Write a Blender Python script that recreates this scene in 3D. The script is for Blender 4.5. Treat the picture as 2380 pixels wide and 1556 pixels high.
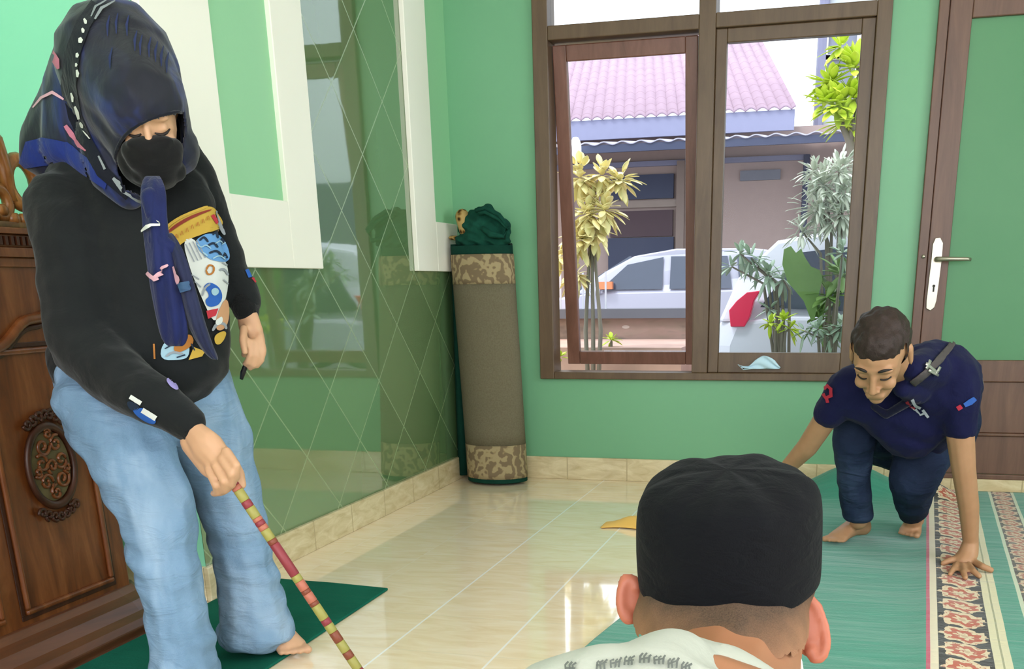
import bpy, bmesh, math, random
import numpy as np
from mathutils import Vector, Matrix, geometry, noise
from mathutils.bvhtree import BVHTree

for o in list(bpy.data.objects):
    bpy.data.objects.remove(o, do_unlink=True)
scene = bpy.context.scene
COL = scene.collection
random.seed(7)

# ------------------------------------------------------------------ camera
FPX, CX, CY = 2383.12, 1340.57, 1460.75          # focal length and principal point, pixels of a 2380 wide frame
YAW, PITCH, ROLL = -0.2623005, 0.3237051, 0.0143883
CAMPOS = Vector((0, 0, 0.92))
_fw = Vector((math.sin(YAW)*math.cos(PITCH), math.cos(YAW)*math.cos(PITCH), -math.sin(PITCH)))
_r = Vector((math.cos(YAW), -math.sin(YAW), 0)); _d = _fw.cross(_r)
CR = _r*math.cos(ROLL) + _d*math.sin(ROLL)
CD = -_r*math.sin(ROLL) + _d*math.cos(ROLL)
CF = _fw
cam = bpy.data.cameras.new('camera'); camo = bpy.data.objects.new('camera', cam); COL.objects.link(camo)
camo.matrix_world = Matrix(((CR.x, -CD.x, -CF.x, CAMPOS.x), (CR.y, -CD.y, -CF.y, CAMPOS.y), (CR.z, -CD.z, -CF.z, CAMPOS.z), (0, 0, 0, 1)))
cam.sensor_fit = 'HORIZONTAL'; cam.sensor_width = 36.0
cam.lens = FPX/2380*36.0
cam.shift_x = (1190-CX)/2380.0
cam.shift_y = (CY-778)/2380.0
cam.clip_start = 0.05; cam.clip_end = 200
scene.camera = camo

# ------------------------------------------------------------------ view + light
vs = scene.view_settings
vs.view_transform = 'Standard'; vs.look = 'None'; vs.gamma = 1.0; vs.exposure = 0.0; vs.use_curve_mapping = False
world = bpy.data.worlds.new('world'); scene.world = world; world.use_nodes = True
bg = world.node_tree.nodes['Background']; bg.inputs[0].default_value = (0.93, 0.95, 1.0, 1); bg.inputs[1].default_value = 3.0

def area_light(name, loc, target, sx, sy, power, col=(1, 1, 1)):
    l = bpy.data.lights.new(name, 'AREA'); l.shape = 'RECTANGLE'; l.size = sx; l.size_y = sy; l.energy = power; l.color = col
    o = bpy.data.objects.new(name, l); COL.objects.link(o); o.location = loc
    o.rotation_euler = (Vector(target)-Vector(loc)).to_track_quat('-Z', 'Y').to_euler()
    return o
sunl = bpy.data.lights.new('sun', 'SUN'); sunl.energy = 2.2; sunl.angle = math.radians(12); sunl.color = (1.0, 0.96, 0.92)
suno = bpy.data.objects.new('sun', sunl); COL.objects.link(suno)
suno.rotation_euler = Vector((0.35, 0.55, -1.0)).to_track_quat('-Z', 'Y').to_euler()   # high sun from behind the building
area_light('rear_daylight_fill', (0.2, -2.3, 1.75), (-0.6, 4.0, 0.9), 4.4, 1.9, 142, (0.98, 0.98, 1.05))  # unseen fill lamp added behind the camera to brighten the room
area_light('right_daylight_fill', (3.05, 1.4, 1.6), (-1.9, 2.4, 0.9), 3.0, 1.6, 62, (0.98, 0.98, 1.05))  # second added fill lamp, out of view, standing in for side daylight

# ------------------------------------------------------------------ helpers
def ray(x, y):
    return CF + CR*((x-CX)/FPX) + CD*((y-CY)/FPX)
def at(x, y, Y):
    d = ray(x, y); return CAMPOS + d*((Y-CAMPOS.y)/d.y)
def atx(x, y, X):
    d = ray(x, y); return CAMPOS + d*((X-CAMPOS.x)/d.x)
def atz(x, y, z):
    d = ray(x, y); return CAMPOS + d*((z-CAMPOS.z)/d.z)
def atd(x, y, d):
    return CAMPOS + ray(x, y)*d
def depth(p): return (Vector(p)-CAMPOS).dot(CF)

def lin(h):
    h = h.lstrip('#'); o = []
    for i in (0, 2, 4):
        c = int(h[i:i+2], 16)/255
        o.append(c/12.92 if c <= .04045 else ((c+.055)/1.055)**2.4)
    return tuple(o)+(1,)

class NT:
    """tiny node-expression helper"""
    def __init__(s, name, rough=.6, spec=.4, metal=0.0):
        s.m = bpy.data.materials.new(name); s.m.use_nodes = True; s.t = s.m.node_tree
        s.b = s.t.nodes['Principled BSDF']; s.b.inputs['Roughness'].default_value = rough
        s.b.inputs['Specular IOR Level'].default_value = spec; s.b.inputs['Metallic'].default_value = metal
    def n(s, typ, **kw):
        nd = s.t.nodes.new(typ)
        for k, v in kw.items(): setattr(nd, k, v)
        return nd
    def put(s, sock, v):
        if isinstance(v, bpy.types.NodeSocket): s.t.links.new(v, sock)
        elif v is not None: sock.default_value = v
    def m_(s, op, a, b=None, c=None):
        nd = s.n('ShaderNodeMath', operation=op)
        for i, v in enumerate((a, b, c)):
            if v is not None: s.put(nd.inputs[i], v)
        return nd.outputs[0]
    def pos(s):
        return s.n('ShaderNodeNewGeometry').outputs['Position']
    def obj(s):
        return s.n('ShaderNodeTexCoord').outputs['Object']
    def xyz(s, v):
        nd = s.n('ShaderNodeSeparateXYZ'); s.put(nd.inputs[0], v); return nd.outputs
    def map(s, v, loc=(0, 0, 0), rot=(0, 0, 0), sc=(1, 1, 1)):
        nd = s.n('ShaderNodeMapping'); s.put(nd.inputs[0], v)
        nd.inputs['Location'].default_value = loc; nd.inputs['Rotation'].default_value = rot; nd.inputs['Scale'].default_value = sc
        return nd.outputs[0]
    def noise(s, v, scale=5, det=3, rough=.5, dist=0):
        nd = s.n('ShaderNodeTexNoise'); s.put(nd.inputs['Vector'], v)
        nd.inputs['Scale'].default_value = scale; nd.inputs['Detail'].default_value = det
        nd.inputs['Roughness'].default_value = rough; nd.inputs['Distortion'].default_value = dist
        return nd.outputs['Fac']
    def voro(s, v, scale=5, feature='F1'):
        nd = s.n('ShaderNodeTexVoronoi', feature=feature); s.put(nd.inputs['Vector'], v); nd.inputs['Scale'].default_value = scale
        return nd.outputs['Distance']
    def ramp(s, f, stops):
        nd = s.n('ShaderNodeValToRGB'); s.put(nd.inputs[0], f)
        e = nd.color_ramp.elements
        while len(e) < len(stops): e.new(.5)
        for i, (p, c) in enumerate(stops):
            e[i].position = p; e[i].color = lin(c) if isinstance(c, str) else c
        return nd.outputs[0]
    def mix(s, f, a, b):
        nd = s.n('ShaderNodeMix', data_type='RGBA')
        s.put(nd.inputs['Factor'], f)
        s.put(nd.inputs['A'] if False else nd.inputs[6], lin(a) if isinstance(a, str) else a)
        s.put(nd.inputs[7], lin(b) if isinstance(b, str) else b)
        return nd.outputs[2]
    def color(s, c):
        s.put(s.b.inputs['Base Color'], lin(c) if isinstance(c, str) else c); return s
    def bump(s, h, strength=.3, dist=.01):
        nd = s.n('ShaderNodeBump'); nd.inputs['Strength'].default_value = strength; nd.inputs['Distance'].default_value = dist
        s.put(nd.inputs['Height'], h); s.t.links.new(nd.outputs[0], s.b.inputs['Normal']); return s
    def rough(s, v): s.put(s.b.inputs['Roughness'], v); return s

def plain(name, c, rough=.6, spec=.4, metal=0.0, var=.06, scale=8, bump=0.0, bscale=60):
    t = NT(name, rough, spec, metal)
    base = lin(c)
    lo = tuple(max(0, v*(1-var)) for v in base[:3])+(1,); hi = tuple(min(1, v*(1+var)) for v in base[:3])+(1,)
    p = t.obj()
    t.color(t.mix(t.noise(p, scale, 3), lo, hi))
    if bump: t.bump(t.noise(p, bscale, 3), bump, .004)
    return t.m

class MB:
    def __init__(s): s.v = []; s.f = []; s.mi = []
    def add(s, vs_, fs, mi=0):
        o = len(s.v); s.v += [tuple(v) for v in vs_]; s.f += [tuple(i+o for i in f) for f in fs]; s.mi += [mi]*len(fs); return s
    def box(s, x0, x1, y0, y1, z0, z1, mi=0):
        v = [(x, y, z) for z in (z0, z1) for y in (y0, y1) for x in (x0, x1)]
        return s.add(v, [(0, 2, 3, 1), (4, 5, 7, 6), (0, 1, 5, 4), (2, 6, 7, 3), (0, 4, 6, 2), (1, 3, 7, 5)], mi)
    def hexa(s, v8, mi=0):
        return s.add(v8, [(0, 2, 3, 1), (4, 5, 7, 6), (0, 1, 5, 4), (2, 6, 7, 3), (0, 4, 6, 2), (1, 3, 7, 5)], mi)
    def loft(s, rings, mi=0, cap=True, closed=True):
        n = len(rings[0]); vs_ = [p for r in rings for p in r]; fs = []
        for i in range(len(rings)-1):
            for j in range(n if closed else n-1):
                k = (j+1) % n
                fs.append((i*n+j, i*n+k, (i+1)*n+k, (i+1)*n+j))
        if cap and closed:
            fs.append(tuple(range(n))[::-1]); fs.append(tuple((len(rings)-1)*n+j for j in range(n)))
        return s.add(vs_, fs, mi)
    def tube(s, pts, r, n=10, mi=0, cap=True):
        pts = [Vector(p) for p in pts]; rings = []
        if not hasattr(r, '__len__'): r = [r]*len(pts)
        up = None
        for i, p in enumerate(pts):
            t = (pts[min(i+1, len(pts)-1)]-pts[max(i-1, 0)]).normalized()
            if up is None:
                up = Vector((0, 0, 1)) if abs(t.z) < .9 else Vector((1, 0, 0))
            a = t.cross(up).normalized(); b = t.cross(a).normalized(); up = -b if False else up
            rings.append([p+(a*math.cos(2*math.pi*k/n)+b*math.sin(2*math.pi*k/n))*r[i] for k in range(n)])
        return s.loft(rings, mi, cap)
    def lathe(s, c, prof, n=24, mi=0, axis=None):
        c = Vector(c); M = Matrix.Identity(3) if axis is None else axis
        rings = [[c+M@Vector((r*math.cos(2*math.pi*k/n), r*math.sin(2*math.pi*k/n), z)) for k in range(n)] for r, z in prof]
        return s.loft(rings, mi, True)
    def ell(s, c, r, n=12, mi=0, M=None):
        c = Vector(c); r = (r, r, r) if not hasattr(r, '__len__') else r
        M = Matrix.Identity(3) if M is None else M
        rings = []
        for i in range(1, n//2+1):
            th = math.pi*i/(n//2+1)
            rings.append([c+M@Vector((r[0]*math.sin(th)*math.cos(2*math.pi*k/n), r[1]*math.sin(th)*math.sin(2*math.pi*k/n), r[2]*math.cos(th))) for k in range(n)])
        return s.loft(rings, mi, True)
    def mesh(s, name):
        me = bpy.data.meshes.new(name); me.from_pydata(s.v, [], s.f); me.update(); return me
    def build(s, name, mats, parent=None, smooth=False, bevel=0, solid=0, subsurf=0, auto=None, world=True):
        me = s.mesh(name)
        mats = mats if isinstance(mats, (list, tuple)) else [mats]
        for m in mats: me.materials.append(m)
        me.polygons.foreach_set('material_index', s.mi)
        if smooth: me.polygons.foreach_set('use_smooth', [True]*len(me.polygons))
        bm = bmesh.new(); bm.from_mesh(me); bmesh.ops.recalc_face_normals(bm, faces=bm.faces)
        bm.to_mesh(me); bm.free()
        o = bpy.data.objects.new(name, me); COL.objects.link(o)
        if parent is not None: setpar(o, parent)
        if solid:
            md = o.modifiers.new('solid', 'SOLIDIFY'); md.thickness = solid; md.offset = 0
        if bevel:
            md = o.modifiers.new('bevel', 'BEVEL'); md.width = bevel; md.segments = 2; md.limit_method = 'ANGLE'; md.angle_limit = .6
        if subsurf:
            md = o.modifiers.new('sub', 'SUBSURF'); md.levels = subsurf; md.render_levels = subsurf
        return o

def world_of(o):
    m = Matrix.Translation(o.location) @ o.rotation_euler.to_matrix().to_4x4()
    return world_of(o.parent) @ o.matrix_parent_inverse @ m if o.parent else m
def setpar(o, p):
    o.parent = p
    o.matrix_parent_inverse = world_of(p).inverted()
def tag(o, label=None, cat=None, group=None, kind=None):
    if label: o['label'] = label
    if cat: o['category'] = cat
    if group: o['group'] = group
    if kind: o['kind'] = kind
    return o
def thing(name, loc, label, cat, group=None):
    e = bpy.data.objects.new(name, None); COL.objects.link(e); e.location = loc; e.empty_display_size = .1
    return tag(e, label, cat, group)
def struct(o): o['kind'] = 'structure'; return o

_ico = None
def ico():
    global _ico
    if _ico is None:
        bm = bmesh.new(); bmesh.ops.create_icosphere(bm, subdivisions=2, radius=1.0); _ico = [v.co.copy() for v in bm.verts]; bm.free()
    return _ico
def N(x, y, Y, r, ry=None, rz=None):
    """body node: pixel, world Y, radius in pixels (converted at its depth), optional depth / height radii as factors"""
    p = at(x, y, Y); k = depth(p)/FPX
    return (p, Vector((r*k, r*k*(ry if ry else 1), r*k*(rz if rz else 1))), None)
def L(p, r, M=None):
    r = Vector((r, r, r)) if not hasattr(r, '__len__') else Vector(r)
    return (Vector(p), r, M)
def npts(nd):
    p, r, M = nd
    out = []
    for c in ico():
        q = Vector((c.x*r.x, c.y*r.y, c.z*r.z))
        if M is not None: q = M@q
        out.append(p+q)
    return out
def hull_into(mb, pts):
    bm = bmesh.new()
    for p in pts: bm.verts.new(p)
    r = bmesh.ops.convex_hull(bm, input=bm.verts)
    bmesh.ops.delete(bm, geom=[v for v in bm.verts if not v.link_faces], context='VERTS')
    bm.verts.index_update()
    mb.add([v.co for v in bm.verts], [[v.index for v in f.verts] for f in bm.faces]); bm.free()
def blob(name, chains, voxel, mats, parent=None, smooth_it=6, disp=None, matfn=None, cut=None, smooth_f=.5, post=None):
    mb = MB()
    for ch in chains:
        if len(ch) == 1: hull_into(mb, npts(ch[0]))
        for a, b in zip(ch, ch[1:]): hull_into(mb, npts(a)+npts(b))
    tmp = bpy.data.objects.new('tmp', mb.mesh('tmp')); COL.objects.link(tmp)
    md = tmp.modifiers.new('r', 'REMESH'); md.mode = 'VOXEL'; md.voxel_size = voxel; md.use_smooth_shade = True
    md = tmp.modifiers.new('s', 'SMOOTH'); md.factor = smooth_f; md.iterations = smooth_it
    dg = bpy.context.evaluated_depsgraph_get(); dg.update()
    me = bpy.data.meshes.new_from_object(tmp.evaluated_get(dg)); me.name = name
    bpy.data.objects.remove(tmp, do_unlink=True)
    n = len(me.vertices)
    if disp:
        co = np.empty(n*3); me.vertices.foreach_get('co', co); co = co.reshape(-1, 3)
        no = np.empty(n*3); me.vertex_normals.foreach_get('vector', no); no = no.reshape(-1, 3)
        d = np.array([disp(Vector(c), Vector(q)) for c, q in zip(co, no)])
        co = co+no*d[:, None]; me.vertices.foreach_set('co', co.ravel()); me.update()
    me.materials.clear()
    for m in (mats if isinstance(mats, (list, tuple)) else [mats]): me.materials.append(m)
    if matfn:
        for p in me.polygons: p.material_index = matfn(p.center, p.normal)
    else:
        me.polygons.foreach_set('material_index', [0]*len(me.polygons))
    me.polygons.foreach_set('use_smooth', [True]*len(me.polygons))
    if cut:
        bm = bmesh.new(); bm.from_mesh(me)
        bmesh.ops.delete(bm, geom=[f for f in bm.faces if cut(f.calc_center_median(), f.normal)], context='FACES')
        bm.to_mesh(me); bm.free()
    o = bpy.data.objects.new(name, me); COL.objects.link(o)
    if parent is not None: setpar(o, parent)
    return o
def bvh_of(*objs):
    V = []; F = []
    for o in objs:
        k = len(V); V += [v.co.copy() for v in o.data.vertices]; F += [[i+k for i in p.vertices] for p in o.data.polygons]
    return BVHTree.FromPolygons(V, F)
def hit(bvh, x, y, off=.0):
    d = ray(x, y).normalized(); loc, nrm, i, dist = bvh.ray_cast(CAMPOS, d)
    if loc is None: return None
    if nrm.dot(d) > 0: nrm = -nrm
    return loc+nrm*off-d*off*.3
def stroke(pts, w):
    pts = [Vector(p) for p in pts]; a = []; b = []
    for i, p in enumerate(pts):
        t = (pts[min(i+1, len(pts)-1)]-pts[max(i-1, 0)]).normalized(); n_ = Vector((-t.y, t.x))
        ww = w[i] if hasattr(w, '__len__') else w
        a.append(p+n_*ww/2); b.append(p-n_*ww/2)
    return [tuple(q) for q in a+b[::-1]]
def patches(name, bvh, polys, mats, parent, seg=9, solid=0, smooth=True):
    """flat 2D outlines laid onto the surface of a garment (prints, trims)"""
    mb = MB()
    for poly, mi, off in polys:
        tri = geometry.tessellate_polygon([[Vector((p[0], p[1], 0)) for p in poly]])
        bm = bmesh.new(); vv = [bm.verts.new((p[0], p[1], 0)) for p in poly]
        for t in tri:
            try: bm.faces.new([vv[i] for i in t])
            except ValueError: pass
        for _ in range(7):
            ed = [e for e in bm.edges if e.calc_length() > seg]
            if not ed: break
            bmesh.ops.subdivide_edges(bm, edges=ed, cuts=1)
            bmesh.ops.triangulate(bm, faces=bm.faces)
        bm.verts.index_update()
        pos = [hit(bvh, v.co.x, v.co.y, off) for v in bm.verts]
        fs = []
        for f in bm.faces:
            ids = [v.index for v in f.verts]
            if any(pos[i] is None for i in ids): continue
            q = [pos[i] for i in ids]
            if max((q[0]-q[1]).length, (q[1]-q[2]).length, (q[0]-q[2]).length) > .06: continue
            fs.append(ids)
        pp = [p if p is not None else Vector((0, 0, 0)) for p in pos]
        used = sorted({i for f in fs for i in f}); mp = {u: k for k, u in enumerate(used)}
        mb.add([pp[u] for u in used], [[mp[i] for i in f] for f in fs], mi); bm.free()
    return mb.build(name, mats, parent, smooth=smooth, solid=solid)
def ribbon(name, rows, mat, parent, bulge=.02, thick=.006, nx=10, sub=1, wr=.003):
    """hanging cloth: rows of (x_left, x_right, y, Y) -> curved sheet with thickness"""
    mb = MB(); rings = []
    for i, (xl, xr, y, Y) in enumerate(rows):
        rr = []
        for j in range(nx+1):
            u = j/nx; yy = y if not isinstance(y, tuple) else y[0]*(1-u)+y[1]*u
            p = at(xl*(1-u)+xr*u, yy, Y-bulge*math.sin(math.pi*u)-wr*math.sin(u*13+i*.9))
            rr.append(p)
        rings.append(rr)
    mb.loft(rings, 0, False, False)
    return mb.build(name, mat, parent, smooth=True, solid=thick, subsurf=sub)

# ------------------------------------------------------------------ materials of the room
XL, YB, YN = -1.90, 4.911, 2.67       # left wall, window wall, near edge of the left wall (niche return)
def m_paint(name, c, rough=.55):
    t = NT(name, rough, .35); p = t.pos()
    a = lin(c); f = t.noise(p, 1.7, 4)
    t.color(t.mix(f, tuple(v*.94 for v in a[:3])+(1,), tuple(min(1, v*1.05) for v in a[:3])+(1,)))
    t.bump(t.noise(p, 90, 2), .06, .003); return t.m
M_green = m_paint('mint_green_paint', '70a880', .42)
M_mint = m_paint('lit_mint_paint', '8cd8b2', .5)  # paler green: the light this facet faces is put into the colour
M_inset = m_paint('soft_green_paint', '95cc9e', .5)
M_white = m_paint('cream_white_paint', 'f3f0e3', .5)
M_ceil = m_paint('ceiling_paint', 'ece9e0', .7)

def m_walltile():
    t = NT('olive_green_glazed_tile', .06, 1.0); t.b.inputs['IOR'].default_value = 1.75; t.b.inputs['Coat Weight'].default_value = .75; t.b.inputs['Coat IOR'].default_value = 1.6; t.b.inputs['Coat Roughness'].default_value = .02; s = t.xyz(t.pos())
    P = .4274
    def lines(op):
        u = t.m_('DIVIDE', t.m_(op, t.m_('SUBTRACT', s[1], 3.345), t.m_('SUBTRACT', s[2], .339)), P)
        u = t.m_('ADD', u, 100.0)
        f = t.m_('FRACT', u)
        return t.m_('MINIMUM', f, t.m_('SUBTRACT', 1.0, f)), t.m_('FLOOR', t.m_('ADD', u, 0))
    d1, i1 = lines('ADD'); d2, i2 = lines('SUBTRACT')
    d = t.m_('MINIMUM', d1, d2)
    g = t.m_('LESS_THAN', d, .0085)
    w = t.n('ShaderNodeTexWhiteNoise', noise_dimensions='2D'); cb = t.n('ShaderNodeCombineXYZ')
    t.put(cb.inputs[0], i1); t.put(cb.inputs[1], i2); t.t.links.new(cb.outputs[0], w.inputs['Vector'])
    c = t.mix(w.outputs['Value'], '58744a', '698458')
    c = t.mix(t.m_('MULTIPLY', t.noise(t.pos(), 2.5, 2), .5), c, '5f8356')
    t.color(t.mix(g, c, '869f70'))
    t.rough(t.m_('ADD', .04, t.m_('MULTIPLY', g, .4)))
    # every tile sits a hair out of true, so reflections break at the joints
    h = t.m_('ADD', t.m_('MULTIPLY', t.m_('SMOOTH_MIN', d, .03, .02), 6.0), t.m_('MULTIPLY', t.noise(t.pos(), 9, 2), .45))
    t.bump(h, .1, .004)
    return t.m
M_wtile = m_walltile()

def m_floor():
    t = NT('beige_glossy_floor_tile', .1, .4); p = t.pos(); s = t.xyz(p)
    def ax(c, o, P):
        u = t.m_('ADD', t.m_('DIVIDE', t.m_('SUBTRACT', c, o), P), 100.0); f = t.m_('FRACT', u)
        return t.m_('MINIMUM', f, t.m_('SUBTRACT', 1.0, f)), t.m_('FLOOR', u)
    dx, ix = ax(s[0], -1.163, .3015); dy, iy = ax(s[1], 3.578, .3015)
    gx = t.m_('MULTIPLY', t.m_('LESS_THAN', dx, .010), t.m_('ADD', .15, t.m_('MULTIPLY', .85, t.m_('GREATER_THAN', s[0], -1.25)))); gy = t.m_('LESS_THAN', dy, .006)
    w = t.n('ShaderNodeTexWhiteNoise', noise_dimensions='2D'); cb = t.n('ShaderNodeCombineXYZ')
    t.put(cb.inputs[0], ix); t.put(cb.inputs[1], iy); t.t.links.new(cb.outputs[0], w.inputs['Vector'])
    off = t.n('ShaderNodeVectorMath', operation='ADD'); t.t.links.new(p, off.inputs[0])
    sc = t.n('ShaderNodeVectorMath', operation='SCALE'); t.t.links.new(w.outputs['Color'], sc.inputs[0]); sc.inputs['Scale'].default_value = 9
    t.t.links.new(sc.outputs[0], off.inputs[1])
    v = t.noise(t.map(off.outputs[0], sc=(2.0, 7.0, 2)), 2.4, 5, .6, 1.1)
    c = t.ramp(v, [(.3, 'f0d8b2'), (.5, 'f8e4c4'), (.7, 'fcecd4')])
    c = t.mix(t.m_('MULTIPLY', gy, .35), c, 'd9d0ba')
    c = t.mix(gx, c, 'fdfbf8')
    t.color(c); t.rough(t.m_('ADD', .05, t.m_('MULTIPLY', v, .05))); t.b.inputs['Coat Weight'].default_value = .6; t.b.inputs['Coat Roughness'].default_value = .03; t.b.inputs['Coat IOR'].default_value = 1.5
    t.bump(t.noise(p, 6, 2), .05, .003)
    return t.m
M_floor = m_floor()
def m_base():
    t = NT('beige_baseboard_tile', .15, .5); p = t.pos(); s = t.xyz(p)
    f = t.m_('FRACT', t.m_('ADD', t.m_('DIVIDE', t.m_('ADD', s[0], s[1]), .3015), 50.25))
    g = t.m_('LESS_THAN', t.m_('MINIMUM', f, t.m_('SUBTRACT', 1.0, f)), .01)
    v = t.noise(t.map(p, sc=(3, 3, 9)), 3, 5, .6, .8)
    c = t.ramp(v, [(.3, 'bdaa82'), (.55, 'd3c39c'), (.75, 'e0d3b1')])
    t.color(t.mix(g, c, 'b3a27d')); return t.m
M_base = m_base()
def m_wood(name, dark, mid, light, rough=.35, sc=(14, 14, 1.2), spec=.5):
    t = NT(name, rough, spec); p = t.map(t.obj(), sc=sc)
    v = t.noise(p, 2.0, 6, .65, .6)
    t.color(t.ramp(v, [(.3, dark), (.5, mid), (.72, light)])); t.bump(v, .08, .003); return t.m
M_frame = m_wood('brown_painted_frame', '4f3a27', '5a452f', '654f38', .42, (9, 9, 1.5))
M_sash = m_wood('daylit_brown_sash', '5c3a2a', '6d4636', '7a5142', .42, (9, 9, 1.5))  # frame brown reddened, outdoor light on the open sash painted in
M_door = m_wood('brown_door_wood', '55392a', '634434', '71503d', .42, (10, 10, 1.0))
M_metal = plain('brushed_nickel', 'b4ac9c', .32, .5, .85, .03)
def m_glass(name, tint='ffffff', rough=0.0, fac=.12):
    t = NT(name, rough); m = t.m; nt = t.t
    out = nt.nodes['Material Output']
    tr = nt.nodes.new('ShaderNodeBsdfTransparent'); tr.inputs[0].default_value = lin(tint)
    gl = nt.nodes.new('ShaderNodeBsdfGlossy'); gl.inputs['Roughness'].default_value = .0
    fr = nt.nodes.new('ShaderNodeFresnel'); fr.inputs[0].default_value = 1.09
    mx = nt.nodes.new('ShaderNodeMixShader'); nt.links.new(fr.outputs[0], mx.inputs[0])
    nt.links.new(tr.outputs[0], mx.inputs[1]); nt.links.new(gl.outputs[0], mx.inputs[2]); nt.links.new(mx.outputs[0], out.inputs[0])
    return m
M_glass = m_glass('window_glass', 'f6fbff')

# ------------------------------------------------------------------ shell
struct(MB().box(-4.2, 3.3, -2.7, 5.02, -.1, 0).build('floor', M_floor))
struct(MB().box(-4.2, 3.3, -2.7, 5.10, 2.95, 3.05).build('ceiling', M_ceil))
# window wall with its opening (x -1.464 .. .033) and the door opening (x .225 .. 1.16)
WX0, WX1, WZ0, WZ1 = -1.464, .033, .487, 2.52
DX0, DX1, DZ0, DZ1 = .222, 1.22, .112, 2.25
mb = MB(); T = .12
mb.box(XL-.12, WX0, YB, YB+T, 0, 2.95)
mb.box(WX0, WX1, YB, YB+T, 0, WZ0); mb.box(WX0, WX1, YB, YB+T, WZ1, 2.95)
mb.box(WX1, DX0, YB, YB+T, 0, 2.95); mb.box(DX0, DX1, YB, YB+T, DZ1, 2.95); mb.box(DX0, DX1, YB, YB+T, 0, DZ0)
mb.box(DX1, 3.3, YB, YB+T, 0, 2.95)
struct(mb.build('wall_back', M_green))
# left wall: glazed tile over full height, painted fields and raised cream frames on it
mb = MB(); mb.box(XL-.14, XL, YN+.12, YB, 0, 2.95, 0); mb.box(XL-.0015, XL, YN, YN+.12, 0, 2.95, 0)
mb.box(XL, XL+.004, 2.999, 3.345, 1.195, 2.95, 1)
mb.box(XL, XL+.004, 4.648, YB, 1.198, 2.95, 1)
struct(mb.build('wall_left', [M_wtile, M_inset, M_green]))
def lframe(name, y0, y1, i0, i1):
    mb = MB()
    if i0 > y0: mb.box(XL, XL+.022, y0, i0, .985, 2.95)
    if y1 > i1: mb.box(XL, XL+.022, i1, y1, .985, 2.95)
    mb.box(XL, XL+.022, max(y0, i0), min(y1, i1), .985, 1.197)
    return struct(mb.build(name, M_white, bevel=.003))
lframe('trim_1', YN, 3.553, 2.999, 3.345)
lframe('trim_2', 4.418, YB, 4.648, YB)
# the pale mint return of the prayer niche and the niche behind the pulpit
mb = MB(); mb.box(-4.2, XL-.002, YN, YN+.12, 0, 2.95)
struct(mb.build('wall_niche', M_mint))
struct(MB().box(-4.3, -4.2, -2.7, YN+.1, 0, 2.95).build('wall_far_left', M_mint))
mb = MB(); mb.box(-4.2, -2.9, -2.8, -2.7, 0, 2.95); mb.box(-2.9, 2.8, -2.8, -2.7, 0, .8); mb.box(-2.9, 2.8, -2.8, -2.7, 2.6, 2.95); mb.box(2.8, 3.3, -2.8, -2.7, 0, 2.95)
struct(mb.build('wall_rear', M_green))
mb = MB(); mb.box(3.2, 3.3, -2.7, -.2, 0, 2.95); mb.box(3.2, 3.3, -.2, 3.0, 0, .75); mb.box(3.2, 3.3, -.2, 3.0, 2.5, 2.95); mb.box(3.2, 3.3, 3.0, 5.02, 0, 2.95)
struct(mb.build('wall_right', M_green))
# baseboards
struct(MB().box(XL, XL+.018, YN-.018, YB, 0, .109).build('baseboard_left', M_base, bevel=.003))
mb = MB(); mb.box(XL+.018, DX0, YB-.018, YB, 0, .109); mb.box(DX0, 3.2, YB-.012, YB, 0, .075)
struct(mb.build('baseboard_back', M_base, bevel=.003))
t = plain('striped_niche_skirting', 'a59d84', .3)
struct(MB().box(-4.2, XL, YN-.018, YN, 0, .109).build('baseboard_niche', M_base, bevel=.003))

# ------------------------------------------------------------------ window
fr = MB(); F0 = YB-.03; F1 = YB+.09
fr.box(WX0-.012, -1.405, F0, F1, WZ0, WZ1); fr.box(-.016, WX1+.012, F0, F1, WZ0, WZ1)
fr.box(-1.405, -.016, F0, F1, WZ0, .521); fr.box(-1.405, -.016, F0, F1, WZ1-.06, WZ1)
fr.box(-.740, -.668, F0, F1, .521, WZ1-.06)                   # mullion
fr.box(-1.405, -.740, F0, F1, 1.935, 1.992); fr.box(-.668, -.016, F0, F1, 1.935, 1.992)   # transom rail
window = fr.build('window_1', M_frame, bevel=.004); struct(window)
g = MB(); g.box(-1.405, -.740, YB+.03, YB+.034, 1.992, WZ1-.06); g.box(-.668, -.016, YB+.03, YB+.034, 1.992, WZ1-.06)
g.build('transom_pane', M_glass, window)
# fixed-closed right casement
s = MB(); a0, a1, b0, b1 = -.668, -.016, .521, 1.935; y0, y1 = YB-.012, YB+.03
s.box(a0, -.621, y0, y1, b0, b1); s.box(-.072, a1, y0, y1, b0, b1); s.box(-.621, -.072, y0, y1, b0, .611); s.box(-.621, -.072, y0, y1, 1.88, b1)
sr = s.build('right_sash', M_frame, window, bevel=.004)
MB().box(-.621, -.072, YB+.01, YB+.014, .611, 1.88).build('pane', M_glass, sr)
# left casement: hinged at its head, pushed open outward at the foot
hz, hy = 1.925, YB+.03; ang = math.radians(7.6)
def sw(x, dy, dz):
    return (x, hy+dy*math.cos(ang)-dz*math.sin(ang), hz+dz*math.cos(ang)+dy*math.sin(ang))
def sbox(mb, x0, x1, d0, d1, z0, z1):
    mb.hexa([sw(x, y, z) for z in (z0, z1) for y in (d0, d1) for x in (x0, x1)])
s = MB(); A0, A1 = -1.402, -.752; HH = 1.398
sbox(s, A0, A0+.062, 0, .036, -HH, 0); sbox(s, A1-.055, A1, 0, .036, -HH, 0)
sbox(s, A0+.062, A1-.055, 0, .036, -HH, -HH+.062); sbox(s, A0+.062, A1-.055, 0, .036, -.065, 0)
sl = s.build('left_sash', M_sash, window, bevel=.004)
s = MB(); sbox(s, A0+.062, A1-.055, .016, .02, -HH+.062, -.065); s.build('pane', M_glass, sl)
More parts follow.
